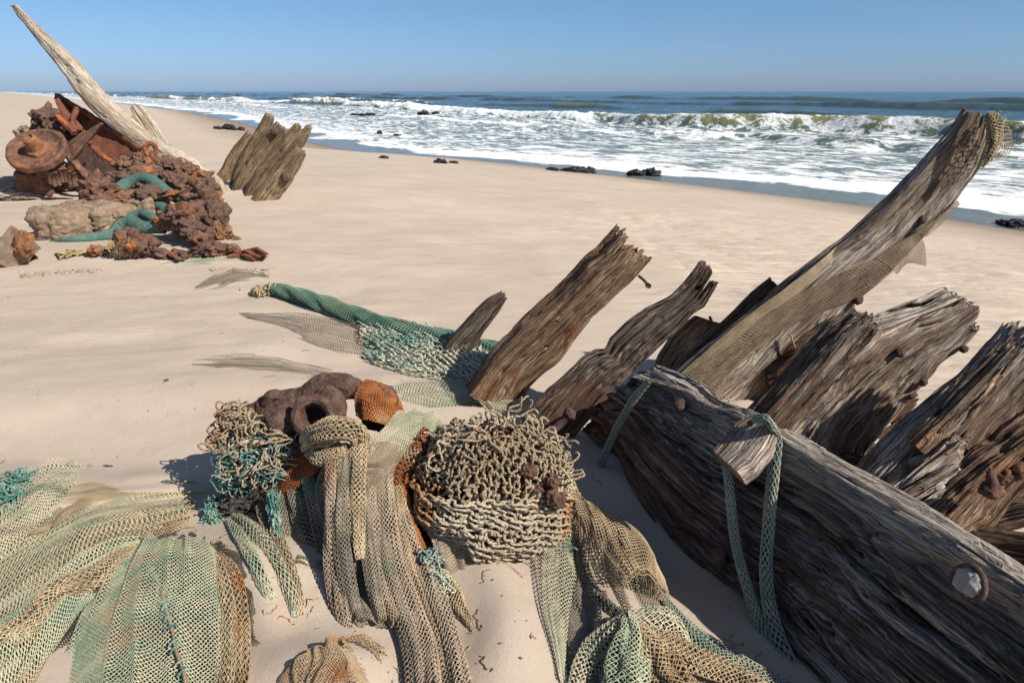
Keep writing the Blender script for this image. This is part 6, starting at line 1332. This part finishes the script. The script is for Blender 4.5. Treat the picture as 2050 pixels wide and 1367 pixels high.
bund('teal shaded net strand lying in the beam shadow', GP([(1330, 1200), (1375, 1260), (1440, 1310), (1500, 1345), (1560, 1375), (1600, 1400)], .012), [.010, .022, .026, .028, .026, .02], 80, 16, 0.0016, 'teal', seed=181, flat=0.4)
bund('thin green net tail in the shadow under the pinched net', GP([(1150, 1070), (1165, 1130), (1160, 1200), (1170, 1240), (1185, 1280)], [.004, .006, .006, .004, .0]), [.006, .012, .014, .016, .006], 50, 10, 0.0015, 'dark', seed=183, flat=.4)
S = drape([[(1110, 985, .02), (1112, 1005, .02)], [(1140, 990, .03), (1140, 1015, .01)], [(1180, 1008, .015), (1185, 1018, .0)]], 40, 20, 0.004, 3, 'v', 185)
mb = MB(); weave(mb, S, 26, 10, 0.0013, seed=185, keep=ragged(185, .03, .03, .1, .1)); add(build(mb, 'fishing_net', NM['tan']), 'small tan net flap on the shaded sand right of the rope heap')
mb = MB(); lump(mb, G(1178, 1018, .01), (.016, .014, .01), 5, .3, n=4, fine=.1); tag(build(mb, 'cork', M['rock']), 'small black cork at the tip of the tan net flap', 'cork')
mb = MB(); P = np.array([G(1160, 1100, .01), PY(1160, 1060, 1.76), PY(1156, 1020, 1.77)]); tubes(mb, spline(P, 16), 0.0016, 6); tag(build(mb, 'straw', NM['orange']), 'thin orange straw standing upright in the sand before the heap', 'straw')
mb = MB(); tubes(mb, spline(GP([(1138, 1092), (1150, 1096), (1158, 1100), (1165, 1092)], [.03, .035, .02, .02]), 16), 0.0022, 6); tag(build(mb, 'cord', NM['tealrope']), 'short green cord tied at the foot of the orange straw', 'rope')
# ---- loops hanging over the beam from the block
def onb(l, off=0.03): return np.array([onbeam(u, v, off) for u, v in l])
lp = empty('fishing_net', onbeam(1560, 1300, 0.02), 'grey green net loop hanging down the beam from the pale block', 'fishing net', GN)
bund('right strand of the loop', np.concatenate([[onbeam(1508, 838, .07), onbeam(1534, 842, .085)], onb([(1552, 868), (1550, 920), (1545, 985), (1538, 1060), (1533, 1150), (1545, 1240), (1575, 1320), (1600, 1400)], .028)]), [.012, .018, .020, .019, .019, .020, .022, .024, .026, .026], 84, 10, 0.0016, 'teal', flat=.5, seed=191, up=NBM, parent=lp, name='net_strand', pleat=.08, sub=2)
bund('left strand of the loop', onb([(1448, 905), (1458, 960), (1466, 1040), (1478, 1110), (1500, 1190), (1530, 1270), (1570, 1340), (1620, 1400)], .028), [.014, .016, .018, .018, .019, .021, .022, .022], 78, 10, 0.0016, 'teal', flat=.5, seed=193, up=NBM, parent=lp, name='net_strand', pleat=.08, sub=2)
bund('dark grey net strap slung over the far end of the beam', onb([(1300, 762), (1268, 800), (1238, 850), (1215, 900), (1195, 950)], .03), [.012, .018, .017, .018, .022], 60, 12, 0.0015, 'teal', flat=.5, seed=195, up=NBM, pleat=.1)
# ---- netting on the tall rib
def onr(x, y, off=0.01):
    u, v = Z7(x, y); return onface(SBig, u, v, off)[0]
mb = MB(); S = sheet3([[onr(20, 1140, .03), onr(80, 1185, .03), onr(150, 1225, .02)], [onr(150, 1060, .02), onr(210, 1085, .025), onr(260, 1095, .015)], [onr(330, 920, .02), onr(380, 945, .02), onr(430, 960, .012)], [onr(500, 815, .015), onr(560, 850, .02), onr(600, 880, .01)], [onr(680, 720, .012), onr(730, 760, .016), onr(770, 810, .01)], [onr(800, 670, .012), onr(840, 690, .016), onr(880, 720, .01)]], 120, 40, 0.004, 3, 21)
weave(mb, S, 84, 18, 0.0012, 'square', seed=201, sub=2, knot=.3); weave(mb, S+np.array([.004, .004, 0]), 80, 16, 0.0012, 'square', seed=202, sub=2, knot=.3)
o = add(build(mb, 'fishing_net', NM['ribnet']), 'fine brown net wrapped around the tall leaning rib')
mb = MB(); S = sheet3([[onr(800, 670, .014), onr(850, 700, .016), onr(890, 740, .01)], [onr(890, 610, .014), onr(920, 640, .02), onr(930, 690, .02)], [onr(970, 560, .012), onr(990, 620, .02), onr(995, 700, .03)]], 50, 30, 0.004, 3, 22)
weave(mb, S, 20, 16, 0.0016, seed=203); S = sheet3([[onr(960, 560, .014), onr(1000, 590, .014)], [onr(1060, 500, .014), onr(1075, 530, .012)], [onr(1130, 440, .01), onr(1142, 460, .01)]], 40, 20, 0.003, 3, 23); weave(mb, S, 28, 7, 0.0013, seed=204); build(mb, 'hanging_flap', NM['ribnet'], o)
mb = MB(); S = sheet3([[PY(*Z7(15, 1150), 2.70), PY(*Z7(70, 1185), 2.70)], [PY(*Z7(150, 1030), 2.70), PY(*Z7(190, 1060), 2.70)], [PY(*Z7(300, 905), 2.70), PY(*Z7(330, 935), 2.70)], [PY(*Z7(480, 770), 2.71), PY(*Z7(510, 810), 2.71)], [PY(*Z7(600, 675), 2.74), PY(*Z7(620, 700), 2.74)], [PY(*Z7(650, 630), 2.8), PY(*Z7(660, 655), 2.8)]], 120, 30, 0.003, 3, 24)
weave(mb, S, 110, 12, 0.0012, seed=205, sub=2); add(build(mb, 'fishing_net', NM['tan']), 'taut tan net strip stretched along the left side of the tall rib')
mb = MB(); yy = 2.74
S = sheet3([[PY(*Z7(1288, 88), yy), PY(*Z7(1310, 120), yy), PY(*Z7(1330, 140), yy+.03)], [PY(*Z7(1285, 160), yy-.02), PY(*Z7(1315, 180), yy), PY(*Z7(1352, 180), yy+.03)], [PY(*Z7(1290, 240), yy-.02), PY(*Z7(1320, 240), yy), PY(*Z7(1358, 235), yy+.02)], [PY(*Z7(1240, 310), yy-.01), PY(*Z7(1275, 290), yy), PY(*Z7(1352, 258), yy+.02)]], 40, 40, 0.006, 3, 25)
weave(mb, S, 11, 9, 0.0018, 'square', seed=206, jit=.2); ft = add(build(mb, 'fishing_net', NM['brown']), 'torn brown net flag flying from the top of the tall rib')
bund(None, np.array([PY(*Z7(1262, 95), yy-.02), PY(*Z7(1285, 130), yy-.04), PY(*Z7(1290, 180), yy-.04), PY(*Z7(1275, 240), yy-.04), PY(*Z7(1235, 310), yy-.03)]), [.014, .028, .026, .022, .010], 44, 12, 0.0016, 'tan', flat=.6, seed=207, up=(0, -1, .3), parent=ft, name='net_fold')
mb = tangle(MB(), [(PY(*Z7(1300, 120), yy), .03)], 14, 0.002, 1, 208, L=.1); build(mb, 'frayed_cord', NM['seaf'], ft)
mb = MB(); P = [onr(450, 965, .03), onr(465, 1020, .035), onr(478, 1070, .03), onr(470, 1110, .03), onr(455, 1150, .02)]; tubes(mb, spline(np.array(P), 30), 0.004, 7); o = build(mb, 'root_strand', NM['brown']); tag(o, 'thin brown strand dangling from the lower face of the tall rib', 'rope')
# bits on the sand
for i, (u, v, r, lab, m) in enumerate([(218, 933, .012, 'small brown twig stub on the sand at the left', 'rust'), (333, 760, .008, 'tiny grey green scrap on the open sand', 'crust'), (480, 580, .012, 'tiny green net scrap left of the green roll', 'crust'), (1905, 655, .02, 'dark bark chip on the sand beside the furrowed rib', 'rustdark'), (1920, 755, .02, 'thin bark sliver on the sand right of the furrowed rib', 'rustdark')]):
    mb = MB(); lump(mb, G(u, v, .003), (r*1.5, r*.4, r*.4), i+3, .4, 2, 4, (0, 0.2, i), fine=.2); tag(build(mb, 'debris_scrap', M[m]), lab, 'debris')

mb = MB(); rng = random.Random(321)
for (u0, v0, su, sv_, n) in [(560, 1180, 60, 60, 16), (300, 1060, 90, 20, 14), (150, 950, 90, 20, 12), (1040, 1140, 30, 60, 14), (720, 1310, 90, 25, 22), (950, 1230, 30, 60, 14), (1200, 1210, 50, 80, 18), (1440, 1290, 60, 30, 10), (560, 700, 80, 30, 10), (460, 1080, 50, 30, 10)]:
    for i in range(n):
        u, v = u0+rng.gauss(0, su), v0+rng.gauss(0, sv_); p = G(u, v, 0.003); L = 0.02+0.06*rng.random(); a = rng.random()*6.28; P = [p]
        for k in range(6):
            a += rng.gauss(0, 0.7); q = P[-1]+np.array([cos(a), sin(a), 0])*L/6; q[2] = ground(q[0], q[1])+0.002+0.008*rng.random()*(k % 2); P.append(q)
        tubes(mb, spline(np.array(P), 18), 0.0009+0.0008*rng.random(), 5)
tag(build(mb, 'twine_scraps', NM['brown']), None, None, kind='stuff')
